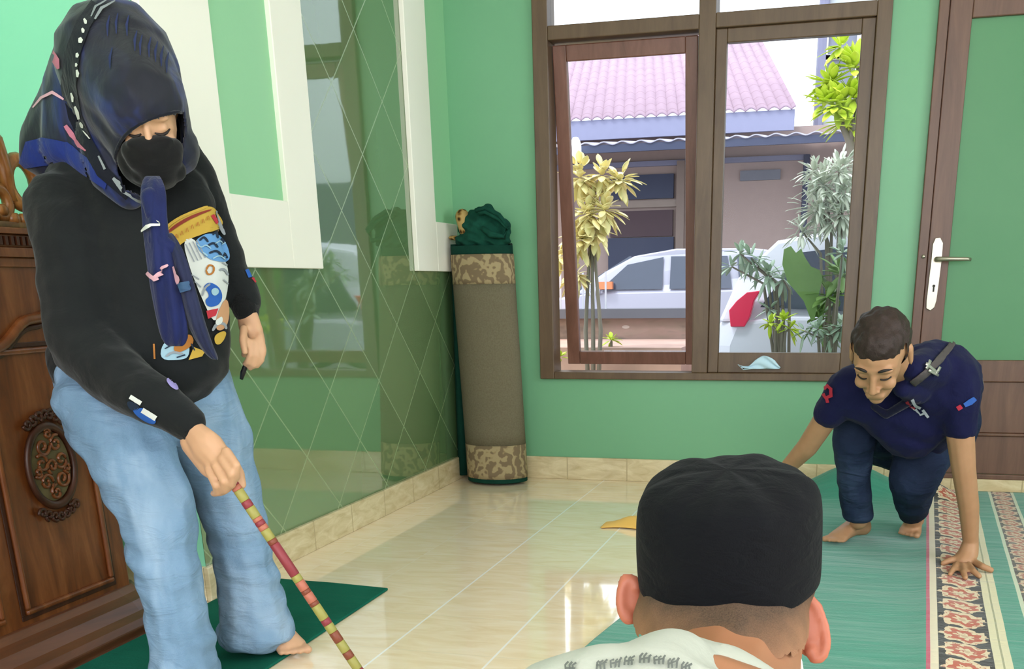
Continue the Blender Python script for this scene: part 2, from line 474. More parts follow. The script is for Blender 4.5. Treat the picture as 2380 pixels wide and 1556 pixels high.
s = MB(); s.box(WX0-.02, WX1+.02, YB+.06, YB+.16, WZ0-.03, WZ0+.012); s.build('outer_sill', plain('pale_sill_plaster', 'e9ded2', .6), window, bevel=.004)

# ------------------------------------------------------------------ door
d = MB(); d0, d1 = YB-.03, YB+.08
d.box(.222, .262, d0, d1, DZ0-.0, DZ1); d.box(1.18, 1.22, d0, d1, DZ0, DZ1); d.box(.262, 1.18, d0, d1, DZ1-.05, DZ1)
door = d.build('door_1', M_door, bevel=.004); struct(door)
e0, e1 = YB-.015, YB+.03
d = MB(); d.box(.264, .352, e0, e1, .062, 2.19); d.box(1.09, 1.178, e0, e1, .062, 2.19)
d.box(.352, 1.09, e0, e1, 1.905, 2.19); d.box(.352, 1.09, e0, e1, .49, .582)
d.box(.352, 1.09, e0, e1, .255, .268); d.box(.352, 1.09, e0, e1, .062, .085)
d.box(.352, 1.09, e0+.012, e1, .268, .4905); d.box(.352, 1.09, e0+.012, e1, .085, .255)
lf = d.build('door_leaf', M_door, door, bevel=.004)
# obscured green pane
t = NT('green_backed_door_glass', .35, .15)
t.color(t.mix(t.noise(t.pos(), 2.2, 3), '548860', '64926c')); t.bump(t.noise(t.map(t.pos(), sc=(3, 3, 1)), 5, 2), .05, .004)
MB().box(.352, 1.09, YB+.004, YB+.01, .582, 1.905).build('pane', t.m, lf)
h = MB()
hx, hy_ = .300, YB-.018
prof = []
pts = [(hx-.024, .80), (hx-.026, .83), (hx-.024, .9), (hx-.021, 1.0), (hx-.021, 1.06), (hx-.012, 1.085), (hx+.008, 1.087), (hx+.021, 1.065), (hx+.022, 1.0), (hx+.019, .9), (hx+.016, .83), (hx+.010, .803), (hx-.006, .79)]
h.loft([[(x, hy_, z) for x, z in pts], [(x, hy_-.009, z) for x, z in pts]])
hp = h.build('handle_plate', M_metal, door, bevel=.002)
kz = MB(); kz.box(hx-.004, hx+.003, hy_-.0105, hy_-.009, .868, .888); kz.ell((hx-.0005, hy_-.0095, .892), (.006, .0015, .006), 10)
kz.build('keyhole', plain('keyhole_black', '2a2722', .6), hp)
h = MB(); h.tube([(hx, hy_-.005, 1.0), (hx, hy_-.045, 1.0), (hx+.012, hy_-.055, 1.0), (hx+.12, hy_-.055, .998), (hx+.135, hy_-.05, .996)], [.011, .010, .010, .008, .007], 12)
h.build('lever', M_metal, door, smooth=True)
h = MB(); h.lathe((.246, YB-.031, 1.012), [(.008, 0), (.008, .006), (.005, .010)], 12, 0, Matrix(((1, 0, 0), (0, 0, -1), (0, 1, 0))))
h.build('strike_stud', M_metal, door, smooth=True)

# ------------------------------------------------------------------ the street outside the window
ZG = -.15
struct(MB().box(-40, 40, 5.03, 60, ZG-.1, ZG).build('ground', plain('pale_concrete_yard', '9c918b', .8, var=.1)))
def m_rooftile():
    t = NT('glare_washed_roof_tile', .8, .2); s = t.xyz(t.obj())  # terracotta paled towards lavender, the window glare put into its colour
    a = t.m_('ABSOLUTE', t.m_('SINE', t.m_('MULTIPLY', s[0], math.pi/.2)))
    b = t.m_('FRACT', t.m_('MULTIPLY', s[1], 3.2))
    n = t.noise(t.obj(), 3, 3)
    c = t.mix(n, '9a828e', 'ae94a0'); c = t.mix(t.m_('MULTIPLY', t.m_('LESS_THAN', b, .12), .4), c, '8b6f79')
    t.color(c); return t.m
M_roof = m_rooftile()
M_hwall = plain('mauve_brown_plaster', 'a8938b', .85, var=.08)
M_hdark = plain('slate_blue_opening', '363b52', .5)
M_fascia = plain('grey_blue_fascia', '83839a', .6)
M_canopy = plain('pale_lilac_canopy_sheet', 'a3a0b2', .5)
M_maroon = plain('faded_maroon_door', '4d3a3f', .6)

house = thing('house', (-4, 21, ZG), 'brown house across the street with pink tiled roof and metal canopy', 'house')
hw = MB()
hw.box(-11, 1.5, 21, 27, ZG, 3.6)
wl = hw.build('wall', M_hwall, house)
# wavy tiled roof, its sheets ripple along x
mb = MB(); rows = []; nx = 620; ZR = at(1450, 62, 25.5).z; RX = (at(1738, 90, 25.5).x+11.6)/(at(1848, 290, 20.2).x+11.6)
for j in range(2):
    r_ = []
    for i in range(nx+1):
        x = -11.6+i*(at(1848, 290, 20.2).x+11.6)/nx
        x2 = x if j == 0 else -11.6+(x+11.6)*RX
        y = 20.2 if j == 0 else 25.5
        r_.append((x2, y, (3.78 if j == 0 else ZR)+.05*abs(math.sin(math.pi*x/.2))))
    rows.append(r_)
mb.loft(rows, 0, False, False); rf = mb.build('tiled_roof', M_roof, house, smooth=True, solid=.03)
MB().box(-11.6, at(1845, 290, 20.2).x, 20.25, 20.33, 3.45, 3.78).build('fascia', M_fascia, house)
mb = MB(); rows = []
for j in range(2):
    r_ = []
    for i in range(401):
        x = -11.6+i*15.4/400; r_.append((x, 18.6 if j == 0 else 20.9, (3.18 if j == 0 else 3.42)+.022*math.sin(x*2*math.pi/.32)))
    rows.append(r_)
mb.loft(rows, 0, False, False); cp = mb.build('canopy', M_canopy, house, smooth=True, solid=.02)
mb = MB(); mb.box(-11.6, 3.8, 18.62, 18.68, 3.04, 3.16)
for x in (-6.2, -2.9, .2, 3.7): mb.box(x, x+.09, 18.6, 20.9, 3.0, 3.06)
mb.build('canopy_beam', M_hdark, house)
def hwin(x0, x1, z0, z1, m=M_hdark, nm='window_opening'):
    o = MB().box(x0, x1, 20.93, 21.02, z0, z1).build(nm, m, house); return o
def hx_(px, Y=21): return at(px, 500, Y).x
def hz_(py, px=1600, Y=21): return at(px, py, Y).z
w = hwin(hx_(1418), hx_(1566), hz_(460), hz_(403)); 
MB().box(hx_(1410), hx_(1574), 20.9, 20.99, hz_(480), hz_(464)).build('window_ledge', plain('cream_ledge', '94857b', .7), house)
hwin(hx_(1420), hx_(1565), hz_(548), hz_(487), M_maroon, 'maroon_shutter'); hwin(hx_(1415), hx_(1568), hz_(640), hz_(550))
hwin(hx_(1718), hx_(1810), hz_(426), hz_(403), plain('slate_vent', '74757f', .6), 'air_vent')
MB().box(hx_(1574), hx_(1592), 20.86, 20.98, ZG, 3.1).build('pilaster', plain('beige_pilaster', '8a7a71', .8), house)
mb = MB(); mb.box(-11, hx_(1868), 20.9, 21.0, hz_(384), hz_(372)); mb.build('wall_band', M_fascia, house)
mb = MB(); mb.tube([(hx_(1870), 20.8, ZG), (hx_(1870), 20.8, 3.1)], .06, 8); mb.build('wall_pipe', M_hdark, house)
lamp = MB(); lamp.ell(at(1338, 347, 18.5), (.10, .10, .2), 12)
t = NT('lit_lamp_globe'); t.b.inputs['Emission Color'].default_value = (1, 1, 1, 1); t.b.inputs['Emission Strength'].default_value = 3
lo = lamp.build('lamp_globe', t.m, house, smooth=True)

# dark sheet painted as the carport's shade, and the pale neighbour with white mullions and a downpipe
nb = thing('neighbour_building', (4, 23, ZG), 'pale building with dark downpipe and white framed windows right of the pink roof', 'building')
MB().box(hx_(1896, 23), 9, 23, 30, ZG, 9).build('wall', plain('pale_grey_plaster', 'b7bcbb', .8), nb)
MB().box(1.52, 9, 21.2, 21.4, ZG, 3.0).build('carport_shade_sheet', plain('carport_shade_grey', '4e4f5b', .8), nb)
mb = MB(); mb.tube([(hx_(1890, 22.9), 22.9, 3.2), (hx_(1890, 22.9), 22.9, 9)], .10, 8); mb.build('downpipe', plain('grey_violet_pipe', '7b7a90', .5), nb)
def nx_(p): return at(p, 200, 22.95).x
def nz_(p): return at(1930, p, 22.95).z
for a, b, c_, e in ((1920, 1985, 130, 60), (1920, 1985, 215, 140)):
    f = MB(); x0, x1, z0, z1 = nx_(a), nx_(b), nz_(c_), nz_(e)
    f.box(x0-.08, x0, 22.85, 23.0, z0-.08, z1+.08); f.box(x1, x1+.08, 22.85, 23.0, z0-.08, z1+.08)
    f.box(x0, x1, 22.85, 23.0, z0-.08, z0); f.box(x0, x1, 22.85, 23.0, z1, z1+.08)
    fo = f.build('window_frame', plain('white_window_frame', 'd8d4cf', .5), nb)
    MB().box(x0, x1, 22.93, 22.99, z0, z1).build('pane', plain('dim_grey_pane', '777a88', .3), fo)

# low stone wall with a dark coping rail and slim white pickets
gw = thing('garden_wall', (-1.8, 8.0, ZG), 'low grey stone garden wall with dark coping and slim white pickets', 'wall')
def m_stone():
    t = NT('mixed_stone_blocks', .85, .2); p = t.map(t.obj(), sc=(1.4, 1.4, 3.2))
    v = t.voro(p, 3.2); n = t.noise(p, 2.1, 3)
    t.color(t.mix(t.m_('LESS_THAN', v, .16), t.ramp(n, [(.35, '62564f'), (.5, '8a7567'), (.62, '957a6f'), (.7, '6d685c')]), 'b5a398')); t.bump(v, .4, .02); return t.m
x1 = at(1640, 730, 8).x
WT = at(1450, 740, 8).z; WR = at(1450, 718, 8).z
MB().box(-6, x1, 8.0, 8.16, ZG, WT).build('stone_wall', m_stone(), gw)
MB().box(-6, x1+.02, 7.96, 8.2, WT, WR).build('coping', plain('slate_coping', '5d5c63', .6), gw)
for i in range(46):
    x = -6+.09*i+.05
    if x > x1: break
    MB().box(x-.006, x+.006, 8.07, 8.082, WR, WR+.27).build('picket', plain('white_picket', 'c0bdc3', .5) if i == 0 else bpy.data.materials['white_picket'], gw)
# sunny terracotta soil strip below
tag(MB().box(-6, x1, 6.9, 7.98, ZG, at(1450, 790, 7.9).z).build('planter_bed', plain('terracotta_soil', 'b08f80', .9, var=.25, scale=6)), 'raised terracotta coloured planting bed in front of the stone wall', 'planting bed')

# ------------------------------------------------------------------ cars
M_tyre = plain('black_tyre', '17171a', .8)
M_rim = plain('alloy_rim', 'a8a8ad', .3, .5, .8)
M_tint = plain('tinted_car_glass', '3c4250', .08, .6)
def car(name, label, cx_, cy_, zg, Lc, H, W, face, paint, WH=.31):
    root = thing(name, (cx_, cy_, zg), label, 'car', None)
    prof_body = [(-.50, .18), (-.50, .42), (-.485, .50), (-.40, .56), (-.30, .60), (.40, .62), (.485, .60), (.50, .50), (.50, .22), (.46, .16), (-.46, .16)]
    prof_top = [(-.34, .59), (-.24, .80), (-.14, .94), (0.0, 1.0), (.25, .99), (.40, .93), (.46, .78), (.485, .60)]
    def P(u, v, s, w): return (cx_+face*u*Lc, cy_+s*w, zg+v*H)
    b = MB(); hw_ = W/2
    secs = [(-1, .93), (-.9, 1.0), (.9, 1.0), (1, .93)]
    b.loft([[P(u*k, v, 1, s*hw_) for u, v in prof_body] for s, k in secs])
    b.loft([[P(u, v, 1, s*hw_*(.96 if v < .7 else .80)) for u, v in prof_top] for s in (-1, -.6, .6, 1)])
    body = b.build('body', paint, root, smooth=False, bevel=.02)
    for side in (-1, 1):
        y = side*hw_*.93
        def q(u, v): 
            k = .965-(v-.6)*.40
            return P(u, v, 1, side*hw_*k*1.0+side*.012)
        for nm, pl in (('side_window', [(-.25, .63), (-.16, .86), (-.04, .925), (-.04, .63)]), ('side_window', [(-.015, .63), (-.015, .93), (.17, .925), (.19, .63)]), ('side_window', [(.215, .63), (.2, .92), (.36, .88), (.42, .66)])):
            m = MB(); m.loft([[q(u, v) for u, v in pl], [tuple(Vector(q(u, v))+Vector((0, side*.006, 0))) for u, v in pl]]); m.build(nm, M_tint, root)
        m = MB(); 
        for u in (-WH, WH):
            c = P(u, 0, 1, side*(hw_-.10)); r = .2*H*1.02
            R_ = Matrix(((1, 0, 0), (0, 0, 1), (0, -1, 0)))
            ty = MB(); ty.lathe((c[0], c[1], zg+r), [(r*.6, -.1), (r*.96, -.1), (r, -.06), (r, .06), (r*.96, .1), (r*.6, .1)], 28, 0, R_)
            wo = ty.build('wheel', M_tyre, root, smooth=True)
            ri = MB(); ri.lathe((c[0], c[1], zg+r), [(r*.15, -.105), (r*.6, -.104), (r*.62, .104), (r*.15, .105)], 20, 0, R_); ri.build('rim', M_rim, wo)
            ar = MB(); pts = [P(u+r*1.14/Lc*math.cos(a), 0, 1, side*(hw_+.006)) for a in [math.pi*k/14 for k in range(15)]]
            pts = [(p_[0], p_[1], zg+r+r*1.14*math.sin(math.pi*k/14)) for k, p_ in enumerate(pts)]
            ar.tube(pts, .028, 8); ar.build('wheel_arch', M_tyre, root, smooth=True)
        m = MB(); m.ell(P(-.26, .62, 1, side*(hw_+.08)), (.09, .10, .07), 12); m.build('side_mirror', paint, root, smooth=True)
    m = MB(); m.loft([[P(-.335, .61, 1, -hw_*.86), P(-.335, .61, 1, hw_*.86), P(-.15, .93, 1, hw_*.70), P(-.15, .93, 1, -hw_*.70)], [P(-.343, .625, 1, -hw_*.86), P(-.343, .625, 1, hw_*.86), P(-.158, .945, 1, hw_*.70), P(-.158, .945, 1, -hw_*.70)]])
    m.build('windscreen', M_tint, root)
    return root, P
M_silver = plain('silver_car_paint', 'a5a3b0', .25, .6, .2, .02)
M_whitec = plain('white_car_paint', 'cccbd5', .25, .6, 0, .02)
x0 = at(1340, 620, 17).x
r1, P1 = car('silver_hatchback', 'silver hatchback parked in the street behind the stone wall', at(1262, 620, 17).x+2.3, 17.0, ZG, 4.6, 1.56, 1.65, 1, M_silver, .40)
m = MB(); m.box(at(1388, 630, 16).x, at(1420, 630, 16).x, 16.06, 16.16, .84, .95); m.build('indicator_lamp', plain('orange_indicator', 'c9784f', .4), r1)
x0 = at(1668, 700, 6.9).x
r2, P2 = car('white_hatchback', 'white hatchback with red tail light standing just outside the right window', x0+1.9, 7.3, ZG, 3.8, 1.40, 1.6, -1, M_whitec, .38)
m = MB(); c = at(1725, 715, 6.46)
def pp(x, y, Y=6.47): return tuple(at(x, y, Y))
tl = [(1698, 760), (1694, 722), (1712, 700), (1736, 680), (1768, 676), (1752, 700), (1742, 738), (1730, 760)]
m.loft([[pp(x, y) for x, y in tl], [pp(x+3, y, 6.56) for x, y in tl]]); m.build('tail_light', plain('red_tail_lens', 'd4254a', .25), r2, bevel=.004)

# ------------------------------------------------------------------ plants
def leaf(mb, base, tip_dir, length, width, droop=.3, mi=0, fold=.15):
    d = Vector(tip_dir).normalized(); side = d.cross(Vector((0, 0, 1)))
    if side.length < .1: side = Vector((1, 0, 0))
    side.normalize(); rings = []
    n_ = 5
    for i in range(n_+1):
        t_ = i/n_; p = Vector(base)+d*length*t_+Vector((0, 0, -droop*length*t_*t_))
        w_ = width*math.sin(math.pi*min(1, .08+t_*.92))**.8*.5
        rings.append([p-side*w_, p+Vector((0, 0, -fold*w_)), p+side*w_])
    k = len(mb.v); mb.loft(rings, mi, False, False)
def plant(name, label, cat, centre, spread, n_, size, wid, mat, zb=None, group=None, stem=True, pot=None, up=.5, droop=.3, seed=1):
    rnd = random.Random(seed); c = Vector(centre)
    root = thing(name, (c.x, c.y, ZG if zb is None else zb), label, cat, group)
    mb = MB()
    for i in range(n_):
        a = rnd.uniform(0, 2*math.pi); u = rnd.random()**.5
        o = Vector((math.cos(a)*u*spread[0], math.sin(a)*u*spread[1], rnd.uniform(-1, 1)*spread[2]))
        d = Vector((math.cos(a), math.sin(a), up+rnd.uniform(-.4, .5)))
        leaf(mb, c+o, d, size*rnd.uniform(.7, 1.25), wid*rnd.uniform(.7, 1.2), droop)
    mb.build('foliage', mat, root, smooth=True, solid=.002)
    if stem:
        st = MB(); z0 = root.location.z
        for k in range(3):
            st.tube([(c.x+(k-1)*.02, c.y, z0), (c.x+(k-1)*.05, c.y+.02, (z0+c.z)/2), (c.x+(k-1)*spread[0]*.5, c.y, c.z)], [.018, .014, .008], 7)
        st.build('stem', M_stem, root, smooth=True)
    if pot:
        r, h = pot; pm = MB(); z0 = root.location.z
        pm.lathe((c.x, c.y, z0), [(r*.7, 0), (r*.95, h*.9), (r*1.05, h*.9), (r*1.05, h), (r*.9, h), (r*.85, h*.85), (.01, h*.85)], 20); pm.build('pot', M_pot, root, smooth=False)
    return root
M_stem = plain('plant_stem', '7d7264', .8); M_pot = plain('dusty_plum_pot', '6f5f60', .8)
def m_leaf(name, a, b):
    t = NT(name, .5, .3); t.color(t.mix(t.noise(t.obj(), 9, 2), a, b)); return t.m
M_yel = m_leaf('pale_yellow_leaf', 'e0cd88', 'efe0a2'); M_yg = m_leaf('yellow_green_leaf', 'a9c52c', 'cfda4a')
M_gr = m_leaf('fresh_green_leaf', '5f8138', '7f9d55'); M_pale = m_leaf('whitish_green_leaf', 'c0c6b2', 'd8d9c8'); M_grey = m_leaf('grey_green_leaf', '93a78c', 'b4c4ab')
P3 = lambda x, y, Y: at(x, y, Y)
for i, (x, y, r, nn) in enumerate(((1350, 425, .13, 60), (1425, 420, .12, 60), (1372, 520, .17, 90), (1340, 610, .13, 50))):
    pass
c = P3(1375, 520, 6.6)
root = plant('croton_shrub', 'pale yellow leaved shrub seen through the open left casement', 'shrub', c, (.01, .01, .01), 2, .1, .05, M_yel, zb=.0, seed=3)
mb = MB(); rnd = random.Random(5)
for (x, y, r, nn) in ((1348, 415, .10, 60), (1400, 410, .07, 30), (1440, 422, .08, 45), (1365, 500, .10, 60), (1405, 490, .09, 50), (1350, 560, .10, 50), (1338, 640, .07, 40), (1380, 460, .04, 14), (1296, 600, .06, 30), (1385, 540, .07, 30)):
    q = P3(x, y, 6.6)
    for k in range(nn):
        v = Vector((rnd.gauss(0, 1), rnd.gauss(0, 1), rnd.gauss(0, 1))).normalized()
        leaf(mb, q+v*r*rnd.random(), v+Vector((0, 0, -.2)), .09, .045, .2)
mb.build('leaf_cluster', M_yel, root, smooth=True, solid=.002)
# young tree with bright tufts
tr = thing('young_tree', P3(1975, 520, 8.9)*1, 'young tree with bright yellow green tufts beyond the right casement', 'tree'); tr.location.z = ZG
p0 = P3(1985, 520, 8.9)
tk = MB(); tk.tube([(p0.x+.05, p0.y, ZG), p0, P3(1988, 420, 8.9), P3(1975, 330, 8.9), P3(1948, 270, 8.9)], [.05, .042, .036, .03, .02], 9)
tk.tube([P3(1975, 330, 8.9), P3(1990, 270, 8.9), P3(1998, 200, 8.9), P3(1990, 120, 8.9)], [.028, .022, .016, .01], 8); tk.build('trunk', M_stem, tr, smooth=True)
mb = MB()
for (x, y, r, nn) in ((1930, 195, .09, 30), (1945, 245, .12, 50), (1915, 240, .06, 18), (1985, 230, .12, 50), (1955, 110, .07, 22), (1985, 160, .10, 40), (1960, 285, .09, 30), (1990, 300, .09, 26)):
    q = P3(x, y, 8.9)
    for k in range(nn):
        v = Vector((rnd.gauss(0, 1), rnd.gauss(0, 1), rnd.gauss(0, 1)+.5)).normalized(); leaf(mb, q+v*r*rnd.random()*.8, v, .15, .06, .15)
mb.build('foliage', M_yg, tr, smooth=True, solid=.002)
def cluster(name, label, cat, spots, Y, mat, ls, lw, stem_px=None, pot=None, grp=None, droop=.25):
    x, y = spots[0][0], spots[0][1]; b = P3(stem_px[0] if stem_px else x, stem_px[1] if stem_px else y, Y)
    rt = thing(name, (b.x, b.y, ZG), label, cat, grp); mb = MB()
    for (x, y, r, nn) in spots:
        q = P3(x, y, Y)
        for k in range(nn):
            v = Vector((rnd.gauss(0, 1), rnd.gauss(0, 1), rnd.gauss(0, 1)+.3)).normalized(); leaf(mb, q+v*r*rnd.random()*.9, v, ls*rnd.uniform(.7, 1.2), lw, droop)
    mb.build('foliage', mat, rt, smooth=True, solid=.002)
    st = MB()
    for (x, y, r, nn) in spots:
        q = P3(x, y, Y); st.tube([(b.x, b.y, ZG+.1), tuple((b+q)/2*1), tuple(q)], [.012, .009, .005], 6)
    st.build('stem', M_stem, rt, smooth=True)
    if pot:
        r, h = pot; pm = MB(); pm.lathe((b.x, b.y, ZG), [(r*.7, 0), (r*.95, h*.9), (r*1.05, h*.9), (r*1.05, h), (r*.9, h), (r*.85, h*.85), (.01, h*.85)], 20); pm.build('pot', M_pot, rt)
    return rt
cluster('feathery_shrub', 'whitish feathery shrub at the right edge of the right casement', 'shrub', [(1915, 430, .12, 120), (1950, 400, .10, 90), (1890, 400, .05, 30), (1900, 490, .12, 120), (1955, 500, .12, 120), (1865, 540, .07, 40), (1960, 450, .1, 80)], 6.2, M_pale, .08, .02, (1950, 640))
cluster('staghorn_fern', 'broad green fern fronds rising above the dark pots', 'fern', [(1930, 690, .05, 20), (1955, 640, .06, 24), (1905, 740, .05, 14)], 5.9, M_gr, .12, .05, (1925, 760), (.12, .42))
fern = bpy.data.objects['staghorn_fern']
mb = MB()
fr_out = [(1885, 745), (1868, 700), (1830, 655), (1818, 615), (1822, 580), (1838, 572), (1850, 588), (1862, 578), (1872, 600), (1885, 620), (1905, 628), (1912, 648), (1902, 690), (1893, 745)]
mb.loft([[tuple(P3(x, y, 5.85)) for x, y in fr_out], [tuple(P3(x, y, 5.858)) for x, y in fr_out]]); mb.build('broad_frond', M_gr, fern)
cluster('trailing_vine', 'pale green trailing plant reaching left in front of the white car', 'plant', [(1720, 590, .03, 14), (1745, 600, .03, 12), (1785, 640, .05, 22), (1820, 650, .04, 16), (1790, 720, .03, 8), (1700, 620, .03, 8), (1760, 620, .03, 8)], 6.05, M_grey, .09, .026, (1850, 700), (.10, .45))
cluster('lime_seedling', 'small lime green seedling low at the window', 'plant', [(1790, 752, .02, 12), (1822, 745, .02, 16), (1835, 765, .02, 12)], 5.7, M_yg, .07, .022, (1815, 780), (.08, .44))
cluster('grey_leaf_plant', 'grey green leafy plant in a dark pot beside the right window stile', 'plant', [(1930, 780, .04, 24), (1900, 765, .03, 18), (1955, 760, .04, 24), (1870, 770, .03, 10), (1958, 590, .05, 20)], 5.65, M_grey, .07, .025, (1935, 800), (.09, .42))
cluster('ground_sprig', 'tiny lime sprig on the planting bed below the stone wall', 'plant', [(1421, 791, .02, 12)], 7.0, M_yg, .07, .03, (1421, 800))
cluster('sill_sprig', 'lime sprig in the gap left of the open casement', 'plant', [(1300, 830, .02, 12)], 5.5, M_yg, .06, .03, (1300, 850))
# face mask crumpled on the sill
mk = thing('face_mask', tuple(at(1775, 850, YB-.045)), 'crumpled pale blue face mask on the window ledge', 'face mask')
M_mask = plain('pale_blue_nonwoven', 'b9d6e3', .75)
mb = MB(); rows = []
for i in range(9):
    u = i/8; rr = []
    xs = 1728+u*88
    for j in range(7):
        v = j/6; y = 858-v*(6+26*max(0, math.sin(math.pi*max(0, (u-.25)/.75)))**.8)
        p = at(xs-v*6+3*math.sin(i*2.1+j), y, YB-.04); p.y += .012*math.sin(i*1.7+j*1.3); rr.append(p)
    rows.append(rr)
mb.loft(rows, 0, False, False); mb.build('mask_sheet', M_mask, mk, smooth=True, solid=.004, subsurf=1)
mb = MB(); mb.tube([at(1735, 855, YB-.045), at(1715, 848, YB-.05), at(1728, 860, YB-.05), at(1750, 857, YB-.05)], .0015, 6); mb.build('ear_loop', M_mask, mk)

# ------------------------------------------------------------------ carved wooden pulpit at the left
M_teak = m_wood('carved_teak', '4a240f', '6a3817', '85502a', .33, (10, 10, 1.6), .5)
M_teakd = m_wood('dark_teak_groove', '2d1408', '3b1c0c', '4a2612', .45, (10, 10, 1.6), .4)
XF = -1.985
mn = thing('pulpit', (-2.25, 2.0, 0), 'carved brown wooden pulpit with oval medallion and openwork crest at the left edge', 'pulpit')
Y0, Y1 = 1.20, 2.425
MB().box(-2.62, XF, Y0, Y1, .09, 1.0).build('body', M_teak, mn, bevel=.006)
# flared base moulding: profile swept along the front
def sweep_y(mb, prof, y0, y1, mi=0, xb=-2.6):
    ring = [(x, z) for x, z in prof]
    mb.loft([[(x, y, z) for x, z in ring] for y in (y0, y1)], mi)
mb = MB()
prof = [(-2.60, 0), (-1.885, 0), (-1.880, .028), (-1.892, .048), (-1.915, .060), (-1.935, .085), (-1.962, .100), (XF+.004, .118), (XF-.02, .12), (-2.6, .12)]
mb.loft([[(x - (0 if x < -2.3 else dx), y, z) for x, z in prof] for y, dx in ((Y0, 0), (2.36, 0), (2.43, .006), (2.462, .03))])
mb.build('base_moulding', m_wood('teak_moulding', '40200e', '57301a', '6a3d22', .35, (7, 1.2, 7)), mn, smooth=False, bevel=.004)
mb = MB()
mb.box(-2.62, XF+.022, Y0, Y1+.022, 1.0, 1.022); mb.box(-2.62, XF+.010, Y0, Y1+.010, .978, 1.0)
mb.box(-2.62, XF+.034, Y0, Y1+.034, 1.052, 1.066); mb.box(-2.62, XF+.016, Y0, Y1+.016, 1.022, 1.052)
mb.build('cornice', M_teak, mn, bevel=.003)
mb = MB()
y = Y0
while y < Y1: mb.box(XF+.014, XF+.026, y, y+.009, 1.027, 1.047); y += .018
d_ = mb.build('dentil_row', M_teakd, mn); 
# framed panel
def rframe(nm, y0, y1, z0, z1, w, prot, m):
    mb = MB(); X0, X1 = XF, XF+prot
    mb.box(X0, X1, y0, y1, z0, z0+w); mb.box(X0, X1, y0, y1, z1-w, z1); mb.box(X0, X1, y0, y0+w, z0+w, z1-w); mb.box(X0, X1, y1-w, y1, z0+w, z1-w)
    return mb.build(nm, m, mn, bevel=.005)
rframe('panel_moulding', 2.025, 2.352, .145, .79, .014, .012, M_teak)
rframe('panel_groove', 2.012, 2.365, .132, .803, .012, .003, M_teakd)
rframe('panel_moulding', 1.62, 1.955, .145, .79, .014, .012, M_teak)
# wavy moulding of the upper arched field
mb = MB(); pts = []
for i in range(40):
    y = 1.65+.76*i/39; pts.append((XF+.006, y, .835+.035*math.tanh((y-2.17)*22)+.008*math.sin((y-1.65)*40)))
mb.tube(pts, .013, 10); mb.build('wavy_moulding', M_teak, mn, smooth=True)
mb = MB(); mb.tube([(p[0]-.004, p[1], p[2]-.02) for p in pts], .007, 8); mb.build('wavy_groove', M_teakd, mn, smooth=True)
# oval medallion with pierced scrolls
mc = (2.192, .497); RY, RZ = .088, .112
def ov(a, k=1.0, dx=.0): return (XF+.008+dx, mc[0]+RY*k*math.cos(a), mc[1]+RZ*k*math.sin(a))
mb = MB(); mb.loft([[ov(2*math.pi*i/40, .80, -.006) for i in range(40)], [ov(2*math.pi*i/40, .80, -.003) for i in range(40)]])
med = mb.build('medallion', plain('olive_medallion_ground', '6e6240', .6, var=.2, scale=40), mn)
mb = MB(); rings = []
for i in range(49):
    a = 2*math.pi*i/48; rings.append([Vector(ov(a, .90+.10*math.cos(b), .008*math.sin(b)+.002)) for b in [2*math.pi*k/10 for k in range(10)]])
mb.loft(rings, 0, False); mb.build('oval_rim', M_teakd, med, smooth=True)
def spiral(cy_, cz_, r0, turns, ph, sgn=1, n=22):
    o = []
    for i in range(n):
        t_ = i/(n-1); r = r0*(1-t_*.8); a = ph+sgn*turns*2*math.pi*t_; o.append((XF+.012, cy_+r*math.cos(a), cz_+r*math.sin(a)))
    return o
mb = MB(); rnd = random.Random(11)
for k, (dy, dz, r) in enumerate(((-.022, .052, .024), (.024, .055, .022), (-.034, .010, .024), (.034, .012, .024), (0, .0, .02), (-.028, -.038, .024), (.028, -.036, .024), (0, -.068, .02), (0, .082, .014), (-.05, -.01, .014), (.05, -.012, .014))):
    mb.tube(spiral(mc[0]+dy, mc[1]+dz, r, 1.3, k*1.1, 1 if k % 2 else -1), .0045, 7)
mb.build('scrollwork', M_teak, med, smooth=True)
for sg in (1, -1):
    mb = MB()
    for k in range(-3, 4):
        mb.tube(spiral(mc[0]+k*.02, mc[1]+sg*(RZ+.016-.0018*k*k), .014, 1.1, k, sg), .0045, 7)
    mb.build('medallion_flourish', M_teakd, med, smooth=True)
# openwork crest on the cornice
cr_ = MB()
def blobring(y, z, r, t_): 
    cr_.tube([(XF-.03, y+r*math.cos(a), z+r*1.1*math.sin(a)) for a in [2*math.pi*i/20 for i in range(21)]], t_, 8, 0, False)
for y in (1.45, 1.62, 1.79, 1.96, 2.13, 2.30):
    blobring(y, 1.175, .048, .017); blobring(y+.085, 1.125, .030, .014)
    cr_.tube([(XF-.03, y+.05, 1.20), (XF-.03, y+.072, 1.25), (XF-.03, y+.105, 1.262), (XF-.03, y+.12, 1.20), (XF-.03, y+.125, 1.13)], [.016, .02, .022, .02, .016], 9)
    for q in range(5): cr_.ell((XF-.022, y-.02+q*.034, 1.09+.018*(q % 2)), (.014, .019, .016), 8)
cr_.box(XF-.045, XF-.012, 1.3, 2.425, 1.064, 1.082)
cr_.build('carved_crest', m_wood('light_carved_teak', '6a3f17', '865527', 'a3713a', .35, (20, 20, 6)), mn, smooth=True)

